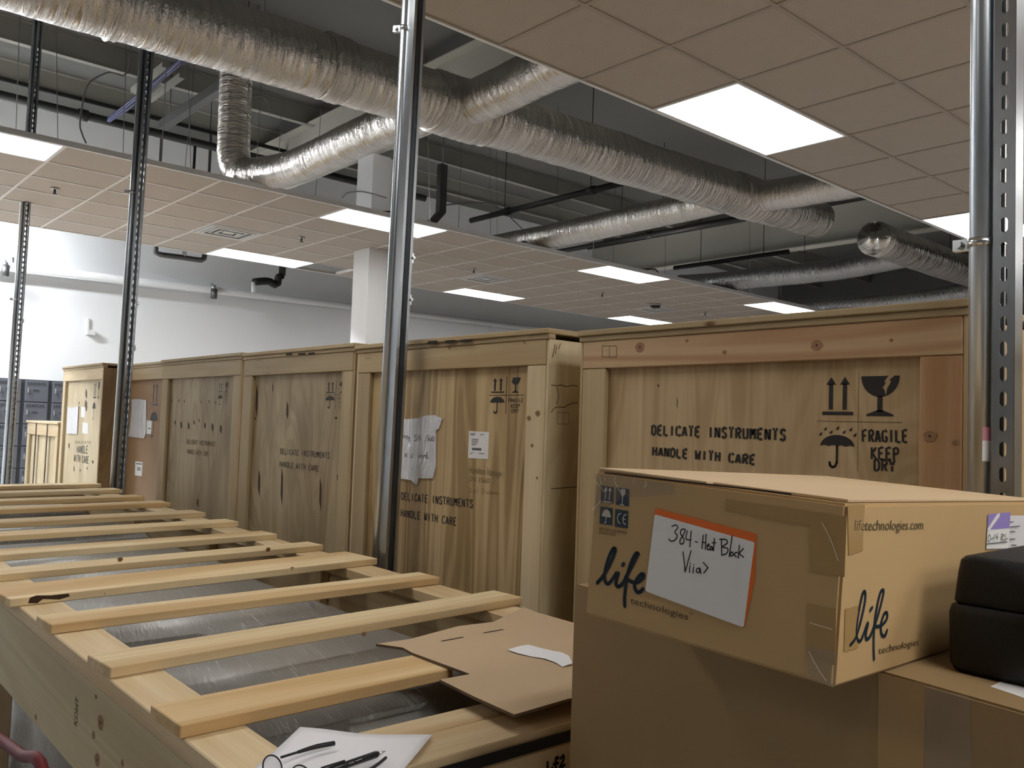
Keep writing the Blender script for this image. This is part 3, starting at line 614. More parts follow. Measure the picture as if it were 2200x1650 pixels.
# ------------------------------------------------------------------ services on the white wall
WP = 12.32
zl = on_y((0, 570), WP).z; zr = on_y((770, 660), WP).z
t = thing('wall_pipe', 'long white pipe running along the white wall', 'pipe', (2, WP, zl)); tube('run', [(0, WP, zl - .03), (7.6, WP, zr), (16, WP, zr + .1)], .05, 'pipe_white', t, 14)
for x in (2.4, 5.0, 7.6, 10.2): tube('clip', [(x, WP, zl + .02 - .06), (x, WP, zl + .12)], .02, 'conduit', t, 8)
for q, lb in (((12, 578), 'small dark canister lamp at the far left of the wall pipe'), ((460, 628), 'small dark canister lamp under the wall pipe')):
    p = on_y(q, WP - .1); t = thing('wall_canister', lb, 'wall lamp', p, group='wall canisters'); tube('body', [p + Vector((0, 0, -.09)), p + Vector((0, 0, .05))], .045, 'dark_steel', t, 14); tube('bracket', [p + Vector((0, 0, .05)), p + Vector((0, .1, .13))], .02, 'conduit', t, 8)
t = thing('drain_pipe', 'black kinked drain pipe near the white wall', 'pipe', (5.6, 12, CZ + 2)); tube('run', smooth_path([on_y(q, 11.9) for q in ((545, 606), (565, 604), (580, 605), (590, 612), (597, 608), (598, 596), (606, 592))], .04), .055, 'black_pipe', t, 12)
tube('stub', [on_y((545, 606), 11.9), on_y((545, 628), 11.9)], .035, 'pipe_white', t, 10)
h_ = on_y((606, 592), 11.9); tube('riser', [h_, (h_.x, h_.y, RZ)], .05, 'black_pipe', t, 10)
t = thing('bracket_pipe', 'dark U-shaped pipe under the island edge by the wall', 'pipe', (4.3, 11.4, CZ + 2.2)); tube('run', smooth_path([on_y(q, 11.3) for q in ((335, 520), (335, 543), (345, 547), (390, 553), (432, 559), (438, 556), (440, 545))], .05), .035, 'dark_steel', t, 10); tube('strap', [on_y((396, 540), 11.3), on_y((396, 556), 11.3)], .03, 'pipe_white', t, 8)
for q in ((335, 520), (440, 545)):
    h_ = on_y(q, 11.3); tube('riser', [h_, (h_.x, h_.y, RZ)], .02, 'dark_steel', t, 8)
p = on_y((195, 710), WY1 - .03); t = thing('wall_fitting', 'small white switch box on the bright wall', 'wall switch', p); MB().box(p - Vector((.05, .03, .06)), p + Vector((.05, .03, .0))).build('cover', 'pipe_white', t); MB().box(p + Vector((-.045, .01, .0)), p + Vector((-.02, .03, .16))).build('raceway', 'pipe_white', t)

# ================================================================== SLOTTED STEEL POSTS
def strut_mesh(L):
    """slotted C channel along Z: web on +Y, open mouth with lips on -Y"""
    V, F = [], []
    h = .025; pitch = .0508; n = int(L / pitch)
    def q(*p):
        k = len(V); V.extend(p); F.append(tuple(range(k, k + len(p))))
    for i in range(n):
        z0 = i * pitch; zc = z0 + pitch / 2; k = len(V); N = 16; hole = []; out = []
        for a in range(N):
            t = 2 * math.pi * (a + .5) / N; c, s_ = math.cos(t), math.sin(t)
            hole.append((.0085 * c, h, zc + .0085 * s_ + (.0068 if s_ > 0 else -.0068)))
            sc = 1 / max(abs(c) / h, abs(s_) / (pitch / 2)); out.append((c * sc, h, zc + s_ * sc))
        V += hole + out; F += [(k + a, k + (a + 1) % N, k + N + (a + 1) % N, k + N + a) for a in range(N)]
        for a, b in ((1, 2), (5, 6), (9, 10), (13, 14)):        # corners of the period
            cxn = h if V[k + N + a][0] > 0 else -h; czn = z0 + pitch if V[k + N + a][2] > zc else z0
            V.append((cxn, h, czn)); F.append((k + N + a, k + N + b, len(V) - 1))
    T = n * pitch
    for s_ in (-1, 1):
        q((s_ * h, h, 0), (s_ * h, -h, 0), (s_ * h, -h, T), (s_ * h, h, T)); q((s_ * h, -h, 0), (s_ * .0145, -h, 0), (s_ * .0145, -h, T), (s_ * h, -h, T)); q((s_ * .0145, -h, 0), (s_ * .0145, -.017, 0), (s_ * .0145, -.017, T), (s_ * .0145, -h, T))
    me = bpy.data.meshes.new('strut'); me.from_pydata(V, [], F); me.update()
    bm = bmesh.new(); bm.from_mesh(me); bmesh.ops.remove_doubles(bm, verts=bm.verts, dist=.0003); bmesh.ops.recalc_face_normals(bm, faces=bm.faces); bm.to_mesh(me); bm.free()
    me.materials.append(MATS['galvanised']); return me
STRUT = strut_mesh(RZ - .02)
def post(label, x, y, rotz, off, rc, clamps, clips=()):
    t = thing('strut_post', label, 'steel post', (x, y, 0), rotz, 'slotted steel posts')
    c = inst('channel', STRUT, t, (0, 0, .012)); sm = c.modifiers.new('sheet', 'SOLIDIFY'); sm.thickness = .0025; sm.offset = 0
    MB().box((x - .075, y - .075, 0), (x + .075, y + .075, .01)).build('base_plate', 'galvanised', t)
    ox, oy = x + off[0], y + off[1]
    tube('conduit', [(ox, oy, .012), (ox, oy, RZ - .02)], rc, 'conduit', t, 20)
    d = Vector((off[0], off[1], 0)).normalized()
    for z in clamps:
        cl = tube('conduit_clamp', [(ox, oy, z - .009), (ox, oy, z + .009)], rc + .004, 'clamp', t, 20)
        sd = d
        e = MB(); p0 = Vector((ox, oy, z)) + sd * (rc - .002); p1 = p0 + sd * .034; nv = Vector((-sd.y, sd.x, 0)) * .008
        e.add([p0 - nv + Vector((0, 0, -.012)), p1 - nv + Vector((0, 0, -.012)), p1 + nv + Vector((0, 0, -.012)), p0 + nv + Vector((0, 0, -.012)), p0 - nv + Vector((0, 0, .012)), p1 - nv + Vector((0, 0, .012)), p1 + nv + Vector((0, 0, .012)), p0 + nv + Vector((0, 0, .012))], boxgeo((0, 0, 0), (1, 1, 1))[1])
        e.tube([p0 + sd * .02 - nv * 2.4, p0 + sd * .02 + nv * 2.4], .008, 8); e.build('clamp_ear', 'clamp', cl)
        b0 = Vector((ox, oy, z)) - sd * (rc - .002); MB().tube([b0, b0 - sd * .025], .009, 8).build('clamp_foot', 'clamp', cl)
    for z in clips:
        e = MB().box((x + .0255, y - .02, z - .02), (x + .036, y + .005, z + .02)).tube([(x + .03, y - .02, z), (x + .03, y - .034, z)], .006, 8); e.build('clip', 'clamp', t)
    return t
pz = lambda q, X=1.925: on_x(q, X)
def zat(q, y): return on_y(q, y).z
for lb, q, off, rc, cl, cp, ln_ in (
    ('leftmost slotted steel post, small, rising in front of the lockers', (27, 900), (-.040, .026), .0165, [(30, 642)], [(48, 690)], .006),
    ('slotted steel post standing before the brown crate', (267, 900), (-.040, .026), .0165, [(275, 410)], [(296, 655), (250, 745)], .011),
    ('large central slotted steel post with conduit, crossing the whole picture', (848, 900), (-.024, .043), .0165, [(850, 45)], [(880, 556), (876, 645)], .012)):
    p = pz(q); o = post(lb, 1.925, p.y, 0, off, rc, [zat(c, p.y) for c in cl], [zat(c, p.y) for c in cp])
    pv = Vector((1.925, p.y, CZ)); o.matrix_basis = Matrix.Translation(pv) @ Matrix.Rotation(ln_, 4, _f0) @ Matrix.Translation(-pv) @ o.matrix_basis     # the posts lean a little
p = pz((2163, 900)); pc = pz((2106, 900))
np_ = post('nearest slotted steel post with thick shiny conduit at the picture edge', 1.925, p.y, 0, (0, pc.y - p.y), .0235, [zat((2095, 517), pc.y)])
ch_ = next(c for c in np_.children if c.name.startswith('channel')); ch_.rotation_euler = (0, 0, math.pi / 2); ch_.scale = (.82, .82, 1)
# maker's sticker on the conduit
cyl = next(c for c in np_.children if c.name.startswith('conduit') and 'clamp' not in c.name)
zt_, zb_ = zat((2115, 918), pc.y), zat((2118, 990), pc.y)
def sticker(name, z0, z1, mat, r):
    V, F = [], []
    for i in range(9):
        a = math.radians(-150 + i * 11); ct, st_ = math.cos(a), math.sin(a)
        V += [(1.925 + r * ct, pc.y + r * st_, z0), (1.925 + r * ct, pc.y + r * st_, z1)]
    for i in range(8): F.append((2 * i, 2 * i + 2, 2 * i + 3, 2 * i + 1))
    inv = inv_of(np_); o = mesh(name, [inv @ Vector(v) for v in V], F, mat, np_, smooth=True); return o
sticker('sticker', zb_, zt_ - (zt_ - zb_) * .4, 'label_white', .0241)['label'] = 'white product sticker'; sticker('sticker', zt_ - (zt_ - zb_) * .4, zt_, 'pink_label', .0241)['label'] = 'pink top of product sticker'

# ================================================================== TALL SHIPPING CRATES
def crate(label, X, Y0, Y1, zt, rail='rail_pine', stile=('rail_pine', 'rail_pine'), pan='ply_gold', lidm='rail_pine', depth=1.05, sw=(.10, .094), side='ply_tan', cleats=False, rail_h=.088, name='shipping_crate'):
    """front face on plane X, facing -X, from Y1 (left) to Y0; zt top of lid"""
    t = thing(name, label, 'crate', (X + depth / 2, (Y0 + Y1) / 2, 0), group='tall wooden shipping crates')
    zr = zt - .036; e = .012
    panel(t, 'front_panel', (X + .02, Y0 + .005, .1), (X + .034, Y1 - .005, zr - .003), pan)
    board(t, 'top_rail', (X, Y0 + e, zr - rail_h), (X + .02, Y1 - e, zr), rail, 'y')
    board(t, 'stile', (X + .001, Y1 - e - sw[0], .12), (X + .02, Y1 - e, zr - rail_h - .001), stile[0], 'z'); board(t, 'stile', (X + .001, Y0 + e, .12), (X + .02, Y0 + e + sw[1], zr - rail_h - .001), stile[1], 'z')
    board(t, 'bottom_rail', (X, Y0 + e, .1), (X + .02, Y1 - e, .19), rail, 'y')
    for a, b in ((Y0, Y0 + e - .001), (Y1 - e + .001, Y1)): panel(t, 'side_panel', (X + .003, a, .1), (X + depth, b, zr), side)
    for yy, sgn in ((Y0, -1), (Y1, 1)) if cleats else ():     # cleats on the sides
        a, b = sorted((yy, yy + sgn * .02))
        board(t, 'side_cleat', (X + .003, a, zr - rail_h), (X + depth, b, zr), rail, 'x'); board(t, 'side_cleat', (X + .003, a, .12), (X + .09, b, zr - rail_h - .001), rail, 'z')
    panel(t, 'back_panel', (X + depth - .012, Y0 + e, .1), (X + depth, Y1 - e, zr), side)
    board(t, 'lid_batten', (X - .004, Y0 - .004, zr), (X + .03, Y1 + .004, zt - .018), lidm, 'y'); board(t, 'lid', (X - .012, Y0 - .006, zt - .018), (X + depth + .01, Y1 + .006, zt), lidm, 'y')
    for yy in (Y0 + .1, Y1 - .2): board(t, 'skid', (X + .02, yy, 0), (X + depth - .02, yy + .09, .1), rail, 'x')
    return t, Face((X + .02, Y0, 0), (0, -1, 0), (0, 0, 1)), Face((X, Y0, 0), (0, -1, 0), (0, 0, 1))
def hgt(face, a, b):
    a, b = Vector(face.uv(a)), Vector(face.uv(b)); return (a - b).length
def marks(t, f, c, ex, ey, rain=False, deep=False, cross=1.0, parts='agu', mat='ink_black', word=True):
    uc = f.uv(c); hw = hgt(f, (ex[0], c[1]), (ex[1], c[1])) / 2; hh = hgt(f, (c[0], ey[0]), (c[0], ey[1])) / 2
    o = pictograms('handling_marks', f, uc, hw, hh, t, cross, rain, mat, deepglass=deep, parts=parts); o['label'] = 'black stencilled handling symbols'
    return uc, hw, hh
def streaks(t, f, L, mat='wood_dark_spot'):
    P = []
    for x, y0, y1, w_ in L:
        a, b = f.uv((x, y0)), f.uv((x + w_ * .3, y1)); ww = hgt(f, (x - w_ / 2, y0), (x + w_ / 2, y0)) / 2
        mx, my = (a[0] + b[0]) / 2, (a[1] + b[1]) / 2
        P.append([a, (mx - ww, my + (a[1] - my) * .3), (mx - ww * .8, my - (a[1] - my) * .4), b, (mx + ww, my - (a[1] - my) * .3), (mx + ww * .7, my + (a[1] - my) * .5)])
    V, F = poly_geo(P); return decal('knot_streaks', f, V, F, mat, t, .0006, 'dark knots and splits in the plywood')
def tally(t, f, boxes):
    """small printed grade stamps"""
    L = []
    for (x0, y0, x1, y1) in boxes:
        a, b, c, d = f.uv((x0, y0)), f.uv((x1, y0)), f.uv((x1, y1)), f.uv((x0, y1)); m1 = tuple((p + q) / 2 for p, q in zip(a, b)); m2 = tuple((p + q) / 2 for p, q in zip(c, d))
        L += [[a, b, c, d, a], [m1, m2]]
    strokes('grade_stamp', f, L, .0016, 'ink_faint', t, False, .0008, 'faint printed grade stamp')
# --- nearest crate
t, f, fr = crate('nearest and largest shipping crate with bold black umbrella and broken glass stencils', 2.03, .785, 1.985, CZ + .322, 'red_pine', ('rail_pine', 'red_pine'), 'ply_tan', 'rail_pine')
stencil('stencil_text', f, 'DELICATE INSTRUMENTS', (1400, 934), (1688, 946), hgt(f, (1400, 934), (1400, 914)), 'ink_black', t, hgt(f, (1400, 934), (1404, 934)))
stencil('stencil_text', f, 'HANDLE WITH CARE', (1402, 978), (1622, 998), hgt(f, (1402, 978), (1402, 960)), 'ink_black', t, hgt(f, (1400, 934), (1404, 934)))
marks(t, f, (1844, 906), (1758, 1940), (800, 1012), True, True, .3)
for txt, a, b, h in (('FRAGILE', (1853, 949), (1950, 950), 25), ('KEEP', (1872, 986), (1931, 988), 25), ('DRY', (1878, 1011), (1923, 1013), 24)):
    stencil('stencil_text', f, txt, a, b, hgt(f, a, (a[0], a[1] - h)), 'ink_black', t, hgt(f, a, (a[0] + 4.6, a[1])))
tally(t, fr, [(1294, 743, 1325, 767)]); streaks(t, f, [(1414, 825, 832, 4), (1455, 852, 880, 1.6), (1398, 1010, 1014, 12), (1470, 1035, 1040, 6)])
def knots(t, f, L):
    """round pine knots with a dark heart"""
    V, F = [], []
    for x, y, r in L:
        u, v = f.uv((x, y)); rr = hgt(f, (x, y), (x + r, y)); n = len(V)
        V += [(u + rr * math.cos(a * math.pi / 7) * (1 + .12 * math.sin(a * 2.3 + x)), v + rr * .85 * math.sin(a * math.pi / 7)) for a in range(14)]; F.append(tuple(range(n, n + 14)))
    decal('knots', f, V, F, 'knot_brown', t, .0005, 'round brown knots'); V2 = []; F2 = []
    for x, y, r in L:
        u, v = f.uv((x, y)); rr = hgt(f, (x, y), (x + r, y)) * .2; n = len(V2); V2 += [(u + rr * math.cos(a * math.pi / 4), v + rr * math.sin(a * math.pi / 4)) for a in range(8)]; F2.append(tuple(range(n, n + 8)))
    decal('knots', f, V2, F2, 'wood_dark_spot', t, .0008, 'dark hearts of the knots')
flat('knot_brown', (.27, .15, .075), .7, var=.45, scale=160)
knots(t, fr, [(1375, 746, 10), (1755, 742, 13), (1915, 731, 5), (1557, 757, 5), (1476, 732, 4), (1998, 937, 14), (2053, 950, 7)])
# --- second crate, with the plastic pouch
t, f, fr = crate('golden plywood crate with a plastic pouch and a white shipping label', 2.03, 2.135, 3.37, CZ + .342, 'rail_pine', ('rail_pine', 'pale_pine'), 'ply_gold', side='ply_pale')
stencil('stencil_text', f, 'DELICATE INSTRUMENTS', (862, 1073), (1016, 1091), hgt(f, (862, 1073), (862, 1058)), 'ink_black', t)
stencil('stencil_text', f, 'HANDLE WITH CARE', (861, 1109), (980, 1129), hgt(f, (861, 1109), (861, 1094)), 'ink_black', t)
marks(t, f, (1088, 849), (1051, 1127), (808, 889))
for txt, a, b in (('FRAGILE', (1092, 864), (1124, 864)), ('KEEP', (1098, 876), (1117, 876)), ('DRY', (1099, 887), (1114, 887))): stencil('stencil_text', f, txt, a, b, hgt(f, a, (a[0], a[1] - 8)), 'ink_black', t)
pz_ = [(836, 898), (868, 901), (900, 899), (916, 893), (934, 892), (952, 899), (944, 921), (938, 925), (938, 1002), (931, 1028), (901, 1027), (896, 1042), (886, 1032), (862, 1028), (836, 1028)]
po = sheet_px('document_pouch', f, pz_, 'pouch', t, .001, .004, 'clear plastic pouch holding a handwritten sheet')
fp = Face(f.o + f.n * .006, f.r, f.u)
ink_px('handwriting', fp, [[(866, 940), (866, 936), (869, 936), (870, 941)], [(872, 941), (873, 937), (876, 937), (876, 942), (879, 941)], [(879, 937), (881, 945), (878, 948)], [(896, 934), (890, 935), (890, 939), (895, 941), (894, 946), (889, 946)], [(898, 945), (900, 935), (903, 946), (905, 934)], [(913, 950), (916, 936)], [(922, 935), (918, 936), (919, 941), (922, 943), (919, 947)], [(924, 936), (923, 945), (926, 946), (927, 941)], [(931, 937), (928, 942), (930, 947), (933, 942), (931, 937)]], .0022, 'ink_black', t, label='handwritten serial number')
ink_px('handwriting', fp, [[(869, 974), (875, 982)], [(875, 974), (869, 982)], [(882, 976), (884, 984), (888, 974)], [(899, 984), (901, 974)], [(903, 984), (904, 979), (907, 979), (908, 984)], [(910, 984), (911, 979), (915, 979), (915, 984)], [(917, 972), (917, 984), (921, 984)]], .0026, 'ink_black', t, label='handwritten note')
lab = [(1008, 926), (1051, 928.5), (1049, 986.5), (1006, 984)]; sheet_px('shipping_label', f, lab, 'label_white', t, .0005, .0006, 'white printed shipping label')
fl = Face(f.o + f.n * .0012, f.r, f.u)
ink_px('label_print', fl, [[(1011, 931), (1022, 931.5)], [(1011, 934), (1020, 934.5)], [(1014, 943), (1028, 944)], [(1014, 947), (1027, 948)], [(1014, 951), (1025, 952)], [(1014, 955), (1022, 955.5)], [(1032, 934), (1040, 933)], [(1010, 975), (1017, 972)], [(1029, 974), (1040, 974.5)]], .0022, 'label_ink', t, False, 'printed address lines')
sheet_px('barcode', fl, [(1014, 962), (1034, 963), (1034, 968), (1014, 967)], 'label_ink', t, 0, .0003, 'grey barcode')
print_text('handwriting', f, 'Hamilton Vantage', (1008, 1016), (1077, 1024), hgt(f, (1008, 1016), (1008, 1002)), 'ink_pencil', t, 'faint pencil handwriting', .15)
print_text('handwriting', f, 'SN 1560', (1009, 1034), (1051, 1039), hgt(f, (1009, 1034), (1009, 1023)), 'ink_pencil', t, 'faint pencil handwriting', .15)
ink_px('handwriting', f, [[(1013, 1049), (1009, 1051), (1014, 1056), (1009, 1059)], [(1017, 1053), (1019, 1059), (1022, 1053), (1023, 1059)], [(1027, 1047), (1027, 1060)], [(1036, 1050), (1036, 1061), (1042, 1057), (1036, 1050)], [(1045, 1055), (1048, 1061), (1051, 1055)], [(1053, 1061), (1054, 1056), (1057, 1061), (1058, 1057), (1061, 1062), (1064, 1057), (1067, 1062), (1071, 1058)]], .0016, 'ink_pencil', t, label='faint pencil scribble')
for k, (x0, x1) in enumerate(((919, 940), (957, 977), (990, 1012))): sheet_px('lid_slot', Face(fr.o - Vector((.0125, 0, 0)), fr.r, fr.u), [(x0, 739 - k * 1.5), (x1, 737.5 - k * 1.5), (x1, 731.5 - k * 1.5), (x0, 733 - k * 1.5)], 'slit', t, 0, .0006, 'dark slot under the lid')
knots(t, fr, [(966, 746, 3.5), (1127, 736, 3), (1136, 898, 4), (1155, 888, 5), (1143, 957, 3), (1154, 1027, 2.5)]); tally(t, fr, [(785, 754, 797, 770)])
# torn plywood on the exposed side
sf = Face((2.03, 2.135, 0), (1, 0, 0), (0, 0, 1))
ink_px('torn_veneer', sf, [[(1184, 827), (1196, 829), (1205, 827), (1217, 831), (1228, 828), (1240, 829)], [(1184, 886), (1190, 877), (1200, 874), (1212, 875), (1222, 869), (1232, 866), (1241, 865)], [(1197, 832), (1200, 850), (1196, 870)], [(1192, 740), (1190, 755), (1186, 768)], [(1196, 742), (1193, 760)], [(1204, 738), (1200, 750)], [(1184, 1050), (1240, 1046)]], .0026, 'wood_dark_spot', t, False, 'ragged dark tears in the plywood side')
tally(t, sf, [(1197, 886, 1222, 911)])
# --- third crate: dark splits
t, f, fr = crate('weathered plywood crate with long vertical splits behind the central post', 2.03, 3.39, 4.55, CZ + .355, 'rail_pine', ('rail_pine', 'rail_pine'), 'ply_grey')
stencil('stencil_text', f, 'DELICATE INSTRUMENTS', (602, 975), (708, 985), hgt(f, (602, 975), (602, 964)), 'ink_black', t); stencil('stencil_text', f, 'HANDLE WITH CARE', (601, 1002), (684, 1013), hgt(f, (601, 1002), (601, 991)), 'ink_black', t)
marks(t, f, (722, 848), (699, 748), (818, 878))
for txt, a, b in (('FRAGILE', (725, 859), (745, 859)), ('KEEP', (728, 868), (741, 868)), ('DRY', (728, 877), (740, 877))): stencil('stencil_text', f, txt, a, b, hgt(f, a, (a[0], a[1] - 6)), 'ink_faint', t)
streaks(t, f, [(551, 825, 898, 5), (617, 862, 903, 5), (749, 822, 900, 5), (556, 1007, 1068, 5), (605, 1003, 1089, 5), (688, 1025, 1100, 5), (586, 822, 845, 2), (721, 895, 901, 7), (736, 880, 900, 5), (548, 895, 903, 3), (725, 1018, 1035, 3)])
for k, (x0, x1) in enumerate(((615, 628), (641, 656), (663, 676))): sheet_px('lid_slot', Face(fr.o - Vector((.0125, 0, 0)), fr.r, fr.u), [(x0, 764 - k), (x1, 763 - k), (x1, 759 - k), (x0, 760 - k)], 'slit', t, 0, .0006, 'dark slot under the lid')
tally(t, fr, [(550, 775, 563, 790), (566, 788, 580, 802)])
# --- fourth crate: two rows of knots
t, f, fr = crate('plywood crate with two rows of small dark knots', 2.03, 4.57, 5.79, CZ + .362, 'rail_pine', ('rail_pine', 'rail_pine'), 'ply_grey')
stencil('stencil_text', f, 'DELICATE INSTRUMENTS', (401, 953), (463, 959), hgt(f, (401, 953), (401, 944)), 'ink_faint', t); stencil('stencil_text', f, 'HANDLE WITH CARE', (402, 974), (448, 980), hgt(f, (402, 974), (402, 965)), 'ink_faint', t)
marks(t, f, (480, 846), (468, 493), (819, 870))
for txt, a, b in (('FRAGILE', (482, 854), (491, 854)), ('KEEP', (483, 861), (490, 861)), ('DRY', (483, 868), (489, 868))): stencil('stencil_text', f, txt, a, b, hgt(f, a, (a[0], a[1] - 4.5)), 'ink_faint', t)
streaks(t, f, [(369, 858, 865, 2), (384, 857, 865, 2.5), (396, 858, 866, 2), (432, 860, 867, 2), (449, 859, 866, 2.5), (463, 861, 869, 2.5), (376, 902, 914, 3), (389, 904, 922, 4), (405, 906, 924, 4), (417, 902, 913, 3), (428, 898, 908, 2), (440, 907, 922, 4), (456, 908, 928, 5), (474, 912, 932, 5), (424, 1070, 1090, 5)])
# --- fifth: brown board crate set back
t, f, fr = crate('brown hardboard crate with a crumpled white pouch, right of the second post', 2.2, 5.86, 7.03, CZ + .385, 'rail_pine', ('rail_pine', 'rail_pine'), 'brown_board', sw=(.02, .09), side='brown_board')
sheet_px('document_pouch', f, [(285, 858), (300, 857), (316, 860), (315, 930), (311, 942), (295, 940), (277, 938), (281, 915), (284, 890)], 'pouch', t, .001, .006, 'crumpled white document pouch')
sheet_px('label', f, [(315, 903), (327, 904), (325, 933), (314, 932)], 'label_white', t, .0005, .001, 'small white label'); sheet_px('label', f, [(291, 991), (307, 993), (305, 1023), (290, 1021)], 'label_white', t, .0005, .001, 'small white label near the bottom')
ink_px('label_print', Face(f.o + f.n * .002, f.r, f.u), [[(293, 996), (305, 997)], [(295, 1005), (302, 1006)], [(295, 1009), (302, 1010)], [(319, 920), (323, 921)]], .008, 'label_ink', t, False, 'printed label lines')
pictograms('handling_marks', f, f.uv((342, 880)), .19, .21, t, False, False, parts='au', deepglass=False)
# --- sixth: far crate with HANDLE WITH CARE
t, f, fr = crate('farthest tall crate, left of the second post, reading handle with care', 2.03, 7.05, 8.17, CZ + .388, 'pale_pine', ('pale_pine', 'pale_pine'), 'ply_pale', side='ply_dark', sw=(.07, .03))
stencil('stencil_text', f, 'HANDLE', (165, 973), (188, 974), hgt(f, (165, 973), (165, 958)), 'ink_black', t); stencil('stencil_text', f, 'WITH CARE', (159, 991), (190, 996), hgt(f, (159, 991), (159, 977)), 'ink_black', t)
print_text('stencil_text', f, 'DELICATE', (162, 953), (195, 954), hgt(f, (162, 953), (162, 947)), 'ink_faint', t)
marks(t, f, (207, 861), (199, 215), (820, 905), cross=0)
sheet_px('document_pouch', f, [(147, 875), (160, 876), (170, 872), (167, 933), (145, 931)], 'pouch', t, .001, .006, 'white document pouch'); sheet_px('label', f, [(175, 874), (184, 875), (183, 897), (174, 896)], 'label_white', t, .0005, .001, 'small white label'); sheet_px('label', f, [(178, 907), (190, 909), (189, 933), (177, 931)], 'label_white', t, .0005, .001, 'small white label')
streaks(t, f, [(185, 835, 858, 4), (170, 862, 870, 2), (148, 950, 965, 3), (159, 1000, 1015, 2), (172, 1006, 1015, 2), (187, 1002, 1010, 2), (199, 988, 997, 4), (184, 858, 885, 6)])
# --- pale crate beyond the nearest post
t, f, fr = crate('pale crate seen in the gap between conduit and nearest post', 2.75, -.75, .75, CZ + .38, 'pale_pine', ('pale_pine', 'pale_pine'), 'ply_pale', 'pale_pine')
# --- low pale crate at the far left
X = 2.05; Y0, Y1, zt = 8.3, 9.42, CZ - .088
t = thing('low_crate', 'low pale crate in front of the grey lockers', 'crate', (X + .5, 8.9, 0))
panel(t, 'front_panel', (X + .02, Y0, .1), (X + .034, Y1, zt - .02), 'ply_pale'); board(t, 'top_rail', (X, Y0 + .01, zt - .13), (X + .02, Y1 - .01, zt - .022), 'pale_pine', 'y')
for a, b in ((Y1 - .1, Y1 - .01), (Y0 + .01, Y0 + .1)): board(t, 'stile', (X + .001, a, .12), (X + .02, b, zt - .131), 'pale_pine', 'z')
panel(t, 'lid', (X - .01, Y0 - .01, zt - .02), (X + 1.0, Y1 + .01, zt), 'pale_pine'); panel(t, 'side_panel', (X + .034, Y0, .1), (X + .99, Y0 + .012, zt - .02), 'ply_pale'); panel(t, 'side_panel', (X + .034, Y1 - .012, .1), (X + .99, Y1, zt - .02), 'ply_pale')
for a in (Y0 + .35, Y0 + .75): board(t, 'steel_band', (X - .003, a, .1), (X + .001, a + .035, zt - .001), 'wood_dark_spot', 'z', 0)
for yy in (Y0 + .1, Y1 - .2): board(t, 'skid', (X + .02, yy, 0), (X + .95, yy + .09, .1), 'pale_pine', 'x')

# ================================================================== LOCKERS
LP_, DH = .305, .272
loc_label = ('grey box locker column at the left frame edge', 'grey box locker column left of the first post', 'grey box locker column behind the leftmost post', 'grey box locker column right of the leftmost post', 'grey box locker column beside the farthest tall crate', 'grey box locker column hidden behind the tall crates')
door_me = None
for c in range(4):
    x0 = 1.9 + c * LP_ + .03; t = thing('locker', loc_label[c + 1], 'locker', (x0 + LP_ / 2, 12.2, 0), group='grey box lockers')
    zt = CZ + .39
    MB().box((x0, 12.0, 0), (x0 + LP_ - .003, 12.44, zt)).build('body', 'locker_dark', t)
    for r in range(6):
        z1 = zt - .012 - r * DH; z0 = z1 - DH + .012
        d = panel(t, 'locker_door', (x0 + .022, 11.985, z0), (x0 + LP_ - .025, 12.0, z1), 'locker_grey', .003)
        lv = MB()
        for k in range(7): lv.box((x0 + .045 + k * .03, 11.981, z1 - .05), (x0 + .06 + k * .03, 11.986, z1 - .02))
        lv.build('louvre', 'locker_dark', d)
        MB().box((x0 + .045, 11.97, z1 - .15), (x0 + .06, 11.986, z1 - .09)).build('latch', 'conduit', d); MB().box((x0 + .11, 11.981, z1 - .125), (x0 + .17, 11.986, z1 - .11)).build('number_plate', 'locker_dark', d)

# ================================================================== SLATTED CRATE WITH WRAPPED EQUIPMENT
S = CZ                                        # heights below are measured from the lens
ft = S - .555                                 # top of the frame
st = thing('slatted_crate', 'long open slatted pine crate in the foreground', 'crate', (1.2, 1.5, 0))
YB = 6.5
board(st, 'top_frame_board', (.60, 1.198, ft - .036), (.715, YB, ft), 'frame_pine', 'y'); board(st, 'top_frame_board', (1.70, 1.198, ft - .036), (1.82, YB, ft), 'frame_pine', 'y')
board(st, 'top_frame_board', (.716, 1.2, ft - .036), (1.699, 1.302, ft + .001), 'frame_pine', 'x'); board(st, 'top_frame_board', (.716, 1.305, ft - .036), (1.699, 1.38, ft), 'frame_pine', 'x')
board(st, 'top_frame_board', (.716, YB - .12, ft - .036), (1.699, YB, ft), 'frame_pine', 'x')
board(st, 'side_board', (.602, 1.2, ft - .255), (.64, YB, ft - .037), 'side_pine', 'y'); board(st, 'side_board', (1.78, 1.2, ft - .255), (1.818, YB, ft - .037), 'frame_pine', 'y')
board(st, 'end_board', (.641, 1.2, ft - .14), (1.779, 1.236, ft - .038), 'frame_pine', 'x'); board(st, 'end_board', (.641, 1.2, ft - .29), (1.779, 1.236, ft - .143), 'frame_pine', 'x'); board(st, 'end_board', (.641, YB - .04, ft - .25), (1.779, YB - .004, ft - .038), 'frame_pine', 'x')
for y in (1.25, 2.0, 3.1, 4.2, 5.3, 6.37):
    board(st, 'post', (.641, y, .1), (.68, y + .09, ft - .037), 'frame_pine', 'z'); board(st, 'post', (1.74, y, .1), (1.779, y + .09, ft - .037), 'frame_pine', 'z')
for y in (1.25, 3.1, 5.3, 6.3): board(st, 'skid', (.62, y, 0), (1.8, y + .09, .1), 'frame_pine', 'x')
board(st, 'bottom_board', (.602, 1.2, .1), (.64, YB, .24), 'frame_pine', 'y'); board(st, 'bottom_board', (1.78, 1.2, .1), (1.818, YB, .24), 'frame_pine', 'y')
